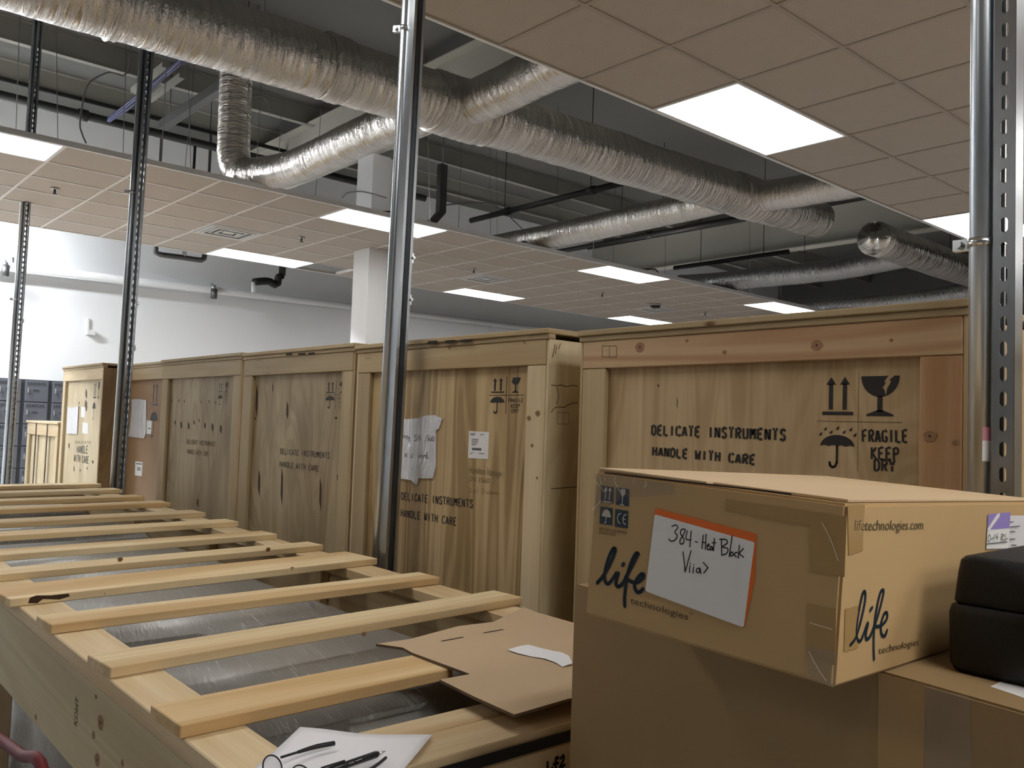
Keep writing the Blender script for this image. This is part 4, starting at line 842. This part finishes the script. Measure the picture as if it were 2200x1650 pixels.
SL = [(1.52, 1.54, .135, .59, 1.195), (1.93, 2.04, .125, .595, 1.845), (2.37, 2.43, .12, .59, 1.82), (2.73, 2.86, .20, .565, 1.835), (3.12, 3.25, .115, .58, 1.825), (3.50, 3.62, .13, .57, 1.80), (3.98, 4.09, .13, .57, 1.83), (4.38, 4.50, .15, .57, 1.83), (4.9, 5.02, .14, .57, 1.84), (5.3, 5.40, .14, .57, 1.82), (5.76, 5.88, .14, .57, 1.84), (6.2, 6.32, .14, .57, 1.84)]
for n, (ya, yb, wd, xa, xb) in enumerate(SL):
    a = Vector((xa, ya + wd / 2, ft + .0125)); b = Vector((xb, yb + wd / 2, ft + .0125)); L = (b - a).length
    o = inst('slat', box_mesh((L, wd, .024), 'slat_pine', .002), st, (a + b) / 2, (0, 0, math.atan2(b.y - a.y, b.x - a.x))); o.matrix_basis = inv_of(st) @ o.matrix_basis
# steel strap round the end, stamp and marker on the boards
sb = MB().box((.60, 1.1955, ft - .034), (1.82, 1.1975, ft - .014)).build('steel_strap', 'pen_black', st); sb['label'] = 'flat black steel strap'
ef = Face((.64, 1.2, 0), (1, 0, 0), (0, 0, 1))
ink_px('marker_writing', ef, [[(1168, 1630), (1169, 1665)], [(1178, 1643), (1174, 1652), (1178, 1660), (1182, 1650), (1178, 1643)], [(1191, 1621), (1186, 1622), (1186, 1646)], [(1181, 1634), (1191, 1632)], [(1196, 1622), (1202, 1616), (1202, 1626), (1195, 1640), (1205, 1636)]], .006, 'ink_black', st, label='black marker writing reading 1 of 2')
lf = Face((.602, 1.2, 0), (0, -1, 0), (0, 0, 1))
print_text('grade_stamp', lf, 'KDHT', (163, 1566), (167, 1506), .026, 'ink_black', st, 'small black stamp')
knots(st, lf, [(213, 1555, 6), (198, 1582, 3), (206, 1635, 5), (75, 1548, 2), (260, 1640, 3), (203, 1500, 2)])
tf = Face((.6, 1.2, ft + .037), (1, 0, 0), (0, 1, 0))
st.rotation_euler = (math.atan(.011), 0, 0)
def slat_front(n):
    ya, yb, wd, xa, xb = SL[n]; M_ = world_of(st) @ Matrix.Translation(-st.location); d_ = Vector((xb - xa, yb - ya, 0))
    return Face(M_ @ Vector((xa, ya, ft)), M_.to_3x3() @ d_, M_.to_3x3() @ Vector((0, 0, 1)))
knots(st, slat_front(3), [(225, 1275, 6), (627, 1224, 6)]); knots(st, slat_front(4), [(258, 1202, 6), (576, 1181, 5)]); knots(st, slat_front(1), [(782, 1362, 5)])
f_ = slat_front(3); V_, F_ = poly_geo([[f_.uv(q) for q in ((60, 1296), (64, 1284), (78, 1279), (110, 1279), (147, 1275), (150, 1281), (128, 1288), (92, 1287), (80, 1296))]]); decal('bark_edge', f_, V_, F_, 'wood_dark_spot', st, .0009, 'strip of dark bark left on the edge')
f_ = slat_front(0)
for n, (y0, y1, x1, dz_) in enumerate(((1.41, 1.59, 1.66, -.645), (1.605, 2.46, 1.52, -.625), (2.48, 3.36, 1.53, -.622), (3.39, 4.45, 1.53, -.60), (4.48, 5.4, 1.55, -.59), (5.43, 6.25, 1.55, -.58))):
    bm = bmesh.new(); bmesh.ops.create_cube(bm, size=1); sz = (x1 - .70, y1 - y0, S + dz_ - .25); bmesh.ops.scale(bm, vec=sz, verts=bm.verts)
    bmesh.ops.bevel(bm, geom=bm.edges[:], offset=.012, segments=2, affect='EDGES'); me = bpy.data.meshes.new('wrapped_unit'); bm.to_mesh(me); bm.free(); me.materials.append(MATS['stretch_wrap']); me.shade_smooth()
    o = inst('wrapped_equipment', me, None, ((x1 + .70) / 2, (y0 + y1) / 2, .25 + sz[2] / 2))
    tag(o, ('grey equipment under stretch wrap at the near end of the slatted crate', 'stretch-wrapped grey equipment between the first and second slats', 'stretch-wrapped grey equipment under the third and fourth slats', 'stretch-wrapped equipment in the middle of the slatted crate', 'stretch-wrapped equipment under the far slats', 'stretch-wrapped equipment at the far end of the slatted crate')[n], 'equipment', 'wrapped equipment in the slatted crate')
    tag(panel(None, 'pallet_block', (.72, y0 + .01, .1), (x1 - .02, y1 - .01, .25), 'dark_paint'), ('dark base block under the near wrapped equipment', 'dark base block under the second wrapped unit', 'dark base block under the third wrapped unit', 'dark base block under the fourth wrapped unit', 'dark base block under the fifth wrapped unit', 'dark base block under the last wrapped unit')[n], 'block', 'blocks under the equipment')

# ================================================================== CARDBOARD SHEET, PAPERS, GLASSES, PEN
def plate(name, pts, z, t, mat, edge=None, lift=None):
    n = len(pts); zz = [z + (lift(p) if lift else 0) for p in pts]
    V = [(p[0], p[1], q) for p, q in zip(pts, zz)] + [(p[0], p[1], q + t) for p, q in zip(pts, zz)]
    a = sum(p[0] * q[1] - q[0] * p[1] for p, q in zip(pts, pts[1:] + pts[:1]))
    if a < 0: V = V[:n][::-1] + V[n:][::-1]
    F = [tuple(reversed(range(n))), tuple(range(n, 2 * n))] + [(i, (i + 1) % n, n + (i + 1) % n, n + i) for i in range(n)]
    o = mesh(name, V, F, mat)
    if edge:
        o.data.materials.append(MATS[edge])
        for p in o.data.polygons[2:]: p.material_index = 1
    return o
zc = ft + .0265
cp = [tuple(on_z(q, zc + .006))[:2] for q in ((808, 1383), (880, 1373), (985, 1345), (1060, 1336), (1125, 1304))] + [(1.72, 1.80), (1.70, 1.50), (1.42, 1.20)] + [tuple(on_z(q, zc + .006))[:2] for q in ((1218, 1502), (1105, 1535), (1020, 1497), (945, 1460), (1010, 1448), (885, 1402), (865, 1391))]
cs = plate('cardboard_sheet', cp, zc, .006, 'card_sheet', 'card_edge'); tag(cs, 'flattened brown cardboard piece lying on the slats', 'cardboard')
cf = Face((1, 1, zc + .006), (1, 0, 0), (0, 1, 0))
for l_ in ([(1040, 1360), (1080, 1353)], [(950, 1377.5), (994, 1369.5)]): ink_px('slit', cf, [l_], .006, 'slit', cs, False, 'dark cut slot')
zp = zc + .0075
pp = [tuple(on_z(q, zp))[:2] for q in ((1090, 1397), (1117, 1391), (1135, 1389), (1160, 1396), (1190, 1403), (1205, 1405), (1222, 1413), (1230, 1428), (1208, 1433), (1193, 1424), (1170, 1416), (1142, 1411), (1110, 1404))]
tag(plate('paper_slip', pp, zp, .0006, 'paper', lift=lambda p: .004 * abs(math.sin(p[0] * 25))), 'small torn white paper slip on the cardboard', 'paper')
# letter sheet with a lifted corner
zs = ft + .006
A, B, C_, D_ = [Vector(on_z(q, zs)[:2]) for q in ((644, 1574), (930, 1578), (868, 1652), (543, 1652))]; C_ = B + (C_ - B) * 2.2; D_ = A + (D_ - A) * 2.0
uy = (D_ - A).normalized(); NX, NY = 14, 14; V, F = [], []
for j in range(NY + 1):
    for i in range(NX + 1):
        s_, q_ = i / NX, j / NY; p = A.lerp(B, s_).lerp(D_.lerp(C_, s_), q_); c1 = max(0, 1 - (s_ + q_) * 2.2)
        V.append((p.x, p.y, zs + .010 * c1 ** 1.5 + .003 * math.sin(s_ * 7) * (1 - q_) * (1 - s_)))
for j in range(NY):
    for i in range(NX): a = j * (NX + 1) + i; F.append((a, a + NX + 1, a + NX + 2, a + 1))
ps = mesh('paper_sheet', V, F, 'paper', smooth=True); so = ps.modifiers.new('t', 'SOLIDIFY'); so.thickness = .0004; tag(ps, 'white letter sheet under the glasses and pen', 'paper')
zg = zs + .006
t = thing('ballpoint_pen', 'black ballpoint pen with a metal tip on the white sheet', 'pen', on_z((800, 1630), zg))
a, b = on_z((828, 1614), zg + .005), on_z((706, 1656), zg + .005); d = (b - a).normalized()
tube('barrel', [a + d * .016, a + d * .02, a + d * .07, a + d * .135], [.0042, .0055, .0055, .005], 'pen_black', t, 14); tube('tip', [a, a + d * .004, a + d * .016], [.0008, .0018, .0042], 'pen_tip', t, 12)
MB().tube([a + d * .085 + Vector((0, 0, .007)), a + d * .13 + Vector((0, 0, .008))], .0018, 6).build('clip', 'pen_black', t)
ink_px('brand_print', Face(a + Vector((0, 0, .0058)), d, Vector((0, 0, 1)).cross(d)), [[(765, 1636), (778, 1631)], [(750, 1642), (760, 1638)]], .0016, 'white_print', t, False)
t = thing('eyeglasses', 'black wire-rimmed eyeglasses folded open on the white sheet', 'glasses', on_z((620, 1640), zg))
def gp(x, y, h): return on_z((x, y), zg + h)
tube('temple', smooth_path([gp(604, 1627, .012), gp(640, 1616, .010), gp(680, 1603, .006), gp(718, 1597, .005)], .01), .0022, 'pen_black', t, 8)
tube('temple_tip', smooth_path([gp(640, 1616, .010), gp(680, 1604, .007), gp(718, 1597, .005)], .01), [.0026 + .0016 * min(1, k / 4) for k in range(len(smooth_path([gp(640, 1616, .010), gp(680, 1604, .007), gp(718, 1597, .005)], .01)))], 'pen_black', t, 10)
lc = gp(585, 1648, .016); lr = (gp(662, 1676, .016) - gp(585, 1648, .016)).normalized()
for sgn, c in ((0, lc), (1, lc + lr * .062)):
    ring = [c + lr * (.021 * math.cos(a_)) + (Vector((0, 0, 1)) * .9 + uy.to_3d() * -.2) * (.0175 * math.sin(a_)) for a_ in [2 * math.pi * k / 28 for k in range(29)]]
    rim = tube('rim', ring, .0013, 'pen_black', t, 6, cap=False)
    iv = inv_of(rim); mesh('lens', [iv @ (v + lr.cross(Vector((0, 0, 1))) * h_) for h_ in (-.0006, .0006) for v in ring[:28]], [tuple(range(28)), tuple(reversed(range(28, 56)))], 'clear_lens' if 'clear_lens' in MATS else 'lens', rim)
tube('bridge', smooth_path([lc + lr * .021, lc + lr * .031 + Vector((0, 0, .004)), lc + lr * .041], .004), .0013, 'pen_black', t, 6)
tube('temple', smooth_path([lc + lr * .083, gp(760, 1665, .01), gp(800, 1650, .006), gp(829, 1628, .004)], .01), .0026, 'pen_black', t, 8)

# ================================================================== BIG BOX, LABELLED BOX, BLACK CASE
zb0 = CZ - .283
bl, br = Vector((1.125, 1.098)), Vector((1.048, .25)); ed = (br - bl).normalized(); br = bl + ed * 1.05; bk = Vector((-ed.y, ed.x)) 
if bk.x < 0: bk = -bk
DP = .72
def tz(p): return zb0 - .031 * (p.x - .936) * .45 + .02 * (p.y - .502)      # the lid sags away from the viewer
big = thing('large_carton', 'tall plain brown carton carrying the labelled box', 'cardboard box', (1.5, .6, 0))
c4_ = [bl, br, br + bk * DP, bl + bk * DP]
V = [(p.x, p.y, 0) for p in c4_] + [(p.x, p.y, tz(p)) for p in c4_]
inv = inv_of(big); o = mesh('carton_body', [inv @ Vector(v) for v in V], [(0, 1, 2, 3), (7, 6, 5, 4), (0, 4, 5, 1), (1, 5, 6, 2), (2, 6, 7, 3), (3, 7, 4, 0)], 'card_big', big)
bmx = bmesh.new(); bmx.from_mesh(o.data); bmesh.ops.recalc_face_normals(bmx, faces=bmx.faces); bmesh.ops.bevel(bmx, geom=bmx.edges[:], offset=.003, segments=2, affect='EDGES'); bmx.to_mesh(o.data); bmx.free()
bf = Face((bl.x, bl.y, 0), (ed.x, ed.y, 0), (0, 0, 1))
sheet_px('tape_strip', bf, [(1990, 1471), (2083, 1497), (2090, 1690), (1985, 1690)], 'clear_tape', big, .0008, .0005, 'shiny clear packing tape'); sheet_px('tape_strip', bf, [(1888, 1446), (1988, 1470), (1984, 1690), (1886, 1690)], 'brown_tape', big, .0002, .0003, 'matt brown paper tape')
tfb = Face((1.1, .4, tz(Vector((1.2, .35))) + .001), (1, 0, 0), (0, 1, 0)); sheet_px('label', tfb, [(2128, 1477), (2155, 1464), (2230, 1480), (2230, 1512)], 'label_white', big, .0005, .0008, 'white label on the lid')
# --- labelled box: slightly tilted rigid carton
R3 = Matrix.Rotation(math.radians(2.157), 3, 'Z') @ Matrix.Rotation(math.radians(1.74), 3, 'Y') @ Matrix.Rotation(math.radians(2.343), 3, 'X')
bx = thing('printed_carton', 'brown carton with blue script logo and orange-edged handwritten label', 'cardboard box', (.936, .502, CZ - .2795)); bx.rotation_mode = 'QUATERNION'; bx.rotation_quaternion = R3.to_quaternion()
BL, BW, BH = .376, .70, .207
ex, ey, ez = R3.col[0].copy(), R3.col[1].copy(), R3.col[2].copy(); O = Vector(bx.location)
bm = bmesh.new(); N = 14
bmesh.ops.create_cube(bm, size=1); bmesh.ops.scale(bm, vec=(BW, BL, BH), verts=bm.verts); bmesh.ops.translate(bm, vec=(BW / 2, BL / 2, BH / 2), verts=bm.verts); bmesh.ops.bevel(bm, geom=bm.edges[:], offset=.0035, segments=2, affect='EDGES')
me = bpy.data.meshes.new('carton_body'); bm.to_mesh(me); bm.free(); me.materials.append(MATS['card_box']); inst('carton_body', me, bx)
def lbox(name, lo, hi, mat, bev=.0008, label=None):
    c = [(a + b) / 2 for a, b in zip(lo, hi)]; o = inst(name, box_mesh([b - a for a, b in zip(lo, hi)], mat, bev), bx, c)
    if label: o['label'] = label
    return o
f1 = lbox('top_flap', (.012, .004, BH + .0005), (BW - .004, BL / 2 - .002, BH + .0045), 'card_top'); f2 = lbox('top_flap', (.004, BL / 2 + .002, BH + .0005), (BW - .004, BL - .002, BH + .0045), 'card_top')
LF = Face(O, -ey, ez)            # face towards the viewer, left
RF = Face(O, ex, ez)             # face lit from the right
sheet_px('tape_strip', LF, [(1560, 1096), (1740, 1130), (1742, 1226), (1815, 1240), (1820, 1110), (1560, 1072)], 'brown_tape', bx, .0004, .0004, 'brown packing tape'); sheet_px('tape_strip', LF, [(1735, 1297), (1797, 1310), (1795, 1430), (1733, 1408)], 'brown_tape', bx, .0004, .0004, 'brown packing tape')
sheet_px('tape_strip', LF, [(1278, 1018), (1450, 1040), (1450, 1062), (1335, 1070), (1276, 1110)], 'clear_tape', bx, .0003, .0004, 'clear tape over the corner'); sheet_px('tape_strip', LF, [(1735, 1385), (1797, 1400), (1795, 1478), (1735, 1455)], 'clear_tape', bx, .0012, .0004, 'clear tape at the bottom corner')
sheet_px('tape_strip', RF, [(1820, 1085), (1857, 1083), (1852, 1183), (1822, 1193)], 'brown_tape', bx, .0004, .0004, 'brown packing tape'); sheet_px('tape_strip', RF, [(1815, 1308), (1842, 1300), (1842, 1392), (1812, 1400)], 'brown_tape', bx, .0004, .0004, 'brown packing tape')
Z = lambda pts, ox=1220, oy=990: [(ox + x / 4.4, oy + y / 4.4) for x, y in pts]
sheet_px('handwritten_label', LF, [(1409, 1092), (1625.7, 1147), (1621, 1250), (1600, 1347), (1391, 1268)], 'orange', bx, .0006, .0004, 'orange border of the label')
sheet_px('handwritten_label', LF, Z([(825, 520), (835, 508), (1755, 765), (1768, 780), (1668, 1560), (1650, 1570), (750, 1235), (740, 1215)]), 'label_white', bx, .0011, .0004, 'white label with black handwriting')
LF2 = Face(O + LF.n * .0016, LF.r, LF.u)
hw = [[(985, 620), (1020, 607), (1040, 632), (1012, 672), (1036, 712), (1008, 752), (970, 757), (955, 738)], [(1110, 648), (1074, 650), (1066, 690), (1097, 735), (1092, 778), (1064, 784), (1062, 748), (1092, 702), (1112, 655)], [(1130, 662), (1118, 738), (1165, 748)], [(1166, 665), (1154, 815)], [(1205, 764), (1225, 770)],
      [(1281, 705), (1268, 830)], [(1308, 695), (1300, 838)], [(1270, 768), (1305, 775)], [(1318, 812), (1336, 800), (1330, 786), (1317, 805), (1322, 840), (1342, 834)], [(1366, 812), (1347, 815), (1346, 840), (1362, 836), (1366, 812), (1372, 846)], [(1386, 735), (1378, 850)], [(1364, 776), (1400, 775)],
      [(1452, 742), (1455, 890)], [(1435, 742), (1495, 745), (1507, 778), (1462, 812), (1512, 830), (1502, 874), (1455, 892)], [(1554, 710), (1526, 905)], [(1552, 860), (1536, 880), (1546, 900), (1566, 884), (1552, 860)], [(1602, 866), (1582, 870), (1576, 895), (1596, 906)], [(1622, 800), (1611, 920)], [(1660, 830), (1614, 880)], [(1620, 878), (1662, 912)],
      [(1090, 860), (1110, 1050)], [(1110, 1050), (1165, 850)], [(1156, 990), (1150, 1055)], [(1157, 968), (1159, 972)], [(1188, 1005), (1184, 1060)], [(1189, 982), (1190, 986)], [(1246, 1015), (1222, 1020), (1216, 1048), (1240, 1056), (1248, 1015), (1257, 1066)], [(1280, 960), (1325, 1010)], [(1325, 1010), (1285, 1062)]]
ink_px('handwriting', LF2, [Z(l) for l in hw], .0016, 'ink_black', bx, label='black handwriting reading 384 - Heat Block Viia7', h=.0002)
ink_px('tape_crease_glints', LF2, [Z(l) for l in ([(300, 140), (308, 180), (318, 222)], [(450, 150), (442, 195), (470, 245), (497, 297)], [(632, 165), (626, 190), (632, 208)], [(738, 192), (742, 225), (725, 250)], [(235, 462), (280, 420), (312, 370)], [(262, 190), (300, 240)], [(350, 150), (350, 185)], [(320, 250), (335, 285), (365, 285)])] + [[(1766, 1122), (1785, 1160), (1801, 1205)], [(1738, 1400), (1757, 1435), (1776, 1464)], [(1740, 1338), (1788, 1352)]], .0008, 'crease_glint', bx, label='creases in the clear tape, their glints drawn as white lines', h=.0003)  # glints along the tape creases, painted as white strokes
ink_px('open_seam', LF, [[(1300, 1016), (1420, 1030), (1560, 1045), (1700, 1062)]], .0022, 'slit', bx, label='dark open seam along the top edge')
life = [[(280, 1155), (330, 1098), (390, 1000), (440, 885), (450, 835), (432, 832), (402, 885), (368, 985), (350, 1080), (356, 1142), (385, 1162), (425, 1120), (462, 1060)], [(482, 1062), (462, 1130), (458, 1172), (482, 1190), (520, 1160), (560, 1095)], [(520, 988), (532, 972)], [(545, 1110), (602, 1010), (655, 905), (668, 880), (645, 880), (605, 955), (565, 1080), (548, 1200), (538, 1300), (541, 1375)], [(550, 1112), (600, 1140), (650, 1152), (700, 1122), (722, 1085), (700, 1072), (655, 1120), (632, 1185), (655, 1238), (690, 1236), (712, 1210)]]
ink_px('script_logo', LF, [Z(l) for l in life], .0056, 'ink_navy', bx, label='dark blue script logo reading life')
print_text('logo_text', LF, 'technologies', Z([(592, 1345)])[0], Z([(1138, 1505)])[0], hgt(LF, Z([(592, 1345)])[0], Z([(592, 1285)])[0]), 'ink_print', bx, 'brown-black logo text'); print_text('logo_text', LF, 'TM', Z([(1148, 1452)])[0], Z([(1182, 1461)])[0], .0035, 'ink_print', bx)
for sq, kind in (((318, 232, 435, 405), 'a'), ((460, 250, 582, 432), 'g'), ((308, 430, 425, 612), 'u'), ((450, 455, 572, 640), 'ce')):
    x0, y0, x1, y1 = sq; c = Z([(x0, y0), (x1, y0 + 18), (x1 - 4, y1), (x0 - 6, y1 - 18)]); sheet_px('symbol_square', LF, c, 'ink_navy', bx, .0001, .0005, 'dark blue symbol square')
    cxp = (sum(p[0] for p in c) / 4, sum(p[1] for p in c) / 4); u0 = LF2.uv(cxp); s_ = hgt(LF2, c[0], c[1])
    def sy(L, wd=.055): strokes('symbol', LF2, [[(u0[0] + x * s_, u0[1] + y * s_) for x, y in l] for l in L], wd * s_, 'white_print', bx, True, .0002)
    if kind == 'a': sy([[(-.15, -.3), (-.15, .4)], [(-.25, .25), (-.15, .42), (-.05, .25)], [(.18, -.3), (.18, .4)], [(.08, .25), (.18, .42), (.28, .25)], [(-.3, -.45), (.35, -.45)]])
    if kind == 'g': sy([[(-.12, .42), (-.13, .2), (0, .05), (.13, .2), (.12, .42), (-.12, .42)], [(0, .3), (0, .15)], [(-.06, .36), (-.06, .18)], [(.06, .36), (.06, .18)]], .11); sy([[(0, .05), (0, -.45)], [(-.14, -.47), (.14, -.47)]])
    if kind == 'u': sy([[(-.32, 0), (-.2, .25), (0, .36), (.2, .25), (.32, 0), (-.32, 0)], [(-.2, .1), (.2, .1)], [(-.12, .2), (.14, .2)]], .12); sy([[(0, 0), (0, -.4), (-.05, -.45), (-.1, -.4)]])
    if kind == 'ce': sy([[(-.08, .3), (-.25, .24), (-.33, 0), (-.25, -.24), (-.08, -.3)], [(.36, .3), (.18, .24), (.1, 0), (.18, -.24), (.36, -.3)], [(.12, 0), (.3, 0)]], .06)
print_text('small_print', LF, 'PRECISION EQUIPMENT', Z([(298, 655)])[0], Z([(565, 697)])[0], .0042, 'ink_print', bx); print_text('small_print', LF, 'DO NOT DROP', Z([(298, 690)])[0], Z([(455, 715)])[0], .0042, 'ink_print', bx)
life2 = [[(1825, 1386), (1836, 1372), (1847, 1340), (1857, 1295), (1858, 1274), (1853, 1274), (1845, 1310), (1839, 1350), (1841, 1374), (1848, 1376), (1856, 1358), (1863, 1338)], [(1864, 1340), (1859, 1366), (1862, 1373), (1869, 1366), (1876, 1348)], [(1869, 1311), (1873, 1305)], [(1873, 1358), (1886, 1320), (1897, 1276), (1896, 1268), (1891, 1272), (1884, 1300), (1878, 1340), (1876, 1380), (1877, 1416)], [(1878, 1346), (1892, 1344), (1904, 1330), (1905, 1318), (1899, 1318), (1892, 1340), (1893, 1362), (1900, 1366), (1905, 1354)]]
ink_px('script_logo', RF, life2, .0048, 'ink_navy', bx, label='dark blue script logo reading life'); print_text('logo_text', RF, 'technologies', (1886, 1405), (1972, 1385), hgt(RF, (1886, 1405), (1886, 1390)), 'ink_print', bx); print_text('logo_text', RF, 'TM', (1973, 1367), (1978, 1366), .003, 'ink_print', bx)
print_text('web_address', RF, 'lifetechnologies.com', (1834, 1140), (1982, 1137), hgt(RF, (1834, 1140), (1834, 1117)), 'ink_print', bx, 'printed web address')
u_ = [RF.uv(q) for q in ((2160, 1108), (2155, 1195))]; sheet_uv('shipping_label', RF, [u_[0], (min(u_[0][0] + .12, BW - .012), u_[0][1] - .001), (min(u_[0][0] + .12, BW - .012), u_[1][1]), u_[1]], 'paper_grey', bx, .0004, .0005, 'white printed shipping label'); sheet_px('date_label', RF, [(2121, 1105), (2168, 1100.5), (2165, 1178), (2117, 1179)], 'label_white', bx, .001, .0004, 'white lower half of the date sticker'); sheet_px('date_label', RF, [(2121, 1104.5), (2168.5, 1100), (2166.5, 1134), (2119.5, 1138)], 'purple', bx, .0014, .0003, 'purple top of the date sticker')
RF2 = Face(O + RF.n * .0018, RF.r, RF.u)
sheet_px('date_label', RF2, [(2121, 1137), (2143, 1104), (2148, 1103), (2147, 1110), (2124, 1142)], 'label_white', bx, 0, .0002, 'white diagonal band'); ink_px('handwriting', RF2, [[(2125, 1148), (2121, 1156), (2123, 1164), (2127, 1156), (2125, 1148)], [(2129, 1158), (2133, 1155)], [(2136, 1148), (2134, 1162)], [(2140, 1146), (2139, 1154), (2143, 1153)], [(2143, 1146), (2142, 1160)], [(2151, 1146), (2150, 1164)], [(2151, 1147), (2156, 1150), (2151, 1155), (2157, 1162)], [(2160, 1146), (2159, 1160), (2164, 1155)]], .0013, 'ink_black', bx, label='handwritten date'); ink_px('label_print', RF2, [[(2120, 1168), (2163, 1164)], [(2169, 1121), (2176, 1121)], [(2169, 1132), (2190, 1130)], [(2169, 1142), (2180, 1142)], [(2168, 1158), (2180, 1158)], [(2172, 1171), (2183, 1171)]], .0016, 'label_ink', bx, False)
# --- black case
kx, ky, kz = 1.157, .474, tz(Vector((1.25, .35))) + .001
cs_ = thing('black_case', 'black hard plastic case beside the labelled box', 'case', (kx + .17, ky - .2, kz))
def rring(x0, y0, x1, y1, r, z, seg=7):
    out = []
    for cx_, cy_, a0 in ((x1 - r, y1 - r, 0), (x0 + r, y1 - r, 90), (x0 + r, y0 + r, 180), (x1 - r, y0 + r, 270)):
        for i in range(seg + 1):
            t_ = math.radians(a0 + 90 * i / seg); out.append((cx_ + r * math.cos(t_), cy_ + r * math.sin(t_), z))
    return out
def shell(name, prof, par, mat='black_plastic'):
    """lofted rounded box: prof = (z, inset, corner radius)"""
    V, F = [], []; n = None
    for z, i_, r in prof:
        rg = rring(kx + i_, ky - .42 + i_, kx + .36 - i_, ky - i_, r, z); n = len(rg); V += rg
    for k in range(len(prof) - 1):
        for j in range(n): F.append((k * n + j, k * n + (j + 1) % n, (k + 1) * n + (j + 1) % n, (k + 1) * n + j))
    F += [tuple(reversed(range(n))), tuple((len(prof) - 1) * n + j for j in range(n))]
    iv = inv_of(par); return mesh(name, [iv @ Vector(v) for v in V], F, mat, par, smooth=True)
shell('case_base', [(kz, .014, .012), (kz + .003, .006, .018), (kz + .012, .001, .02), (kz + .075, 0, .02), (kz + .084, .002, .02), (kz + .087, .006, .018)], cs_)
shell('case_lid', [(kz + .0875, .009, .014), (kz + .09, .006, .014), (kz + .125, .009, .014), (kz + .141, .011, .015), (kz + .146, .015, .016), (kz + .148, .024, .016)], cs_)
for y in (ky - .12, ky - .3): lt = MB().box((kx - .008, y - .02, kz + .042), (kx + .002, y + .02, kz + .11)); lt.build('latch', 'black_plastic', cs_)
# red cart handle seen below the crate side
t = thing('cart_handle', 'dark red tubular cart handle at the lower picture corner', 'cart handle', (.42, 1.6, 0))
pts = [on_x(q, .44) for q in ((-90, 1520), (0, 1588), (45, 1622), (95, 1668))]
tube('tube', smooth_path([Vector((.44, pts[0].y + .1, 0)), Vector((.44, pts[0].y + .1, pts[0].z - .2))] + pts + [Vector((.44, pts[-1].y - .12, pts[-1].z - .25)), Vector((.44, pts[-1].y - .12, 0))], .03), .011, 'red_paint', t, 14)
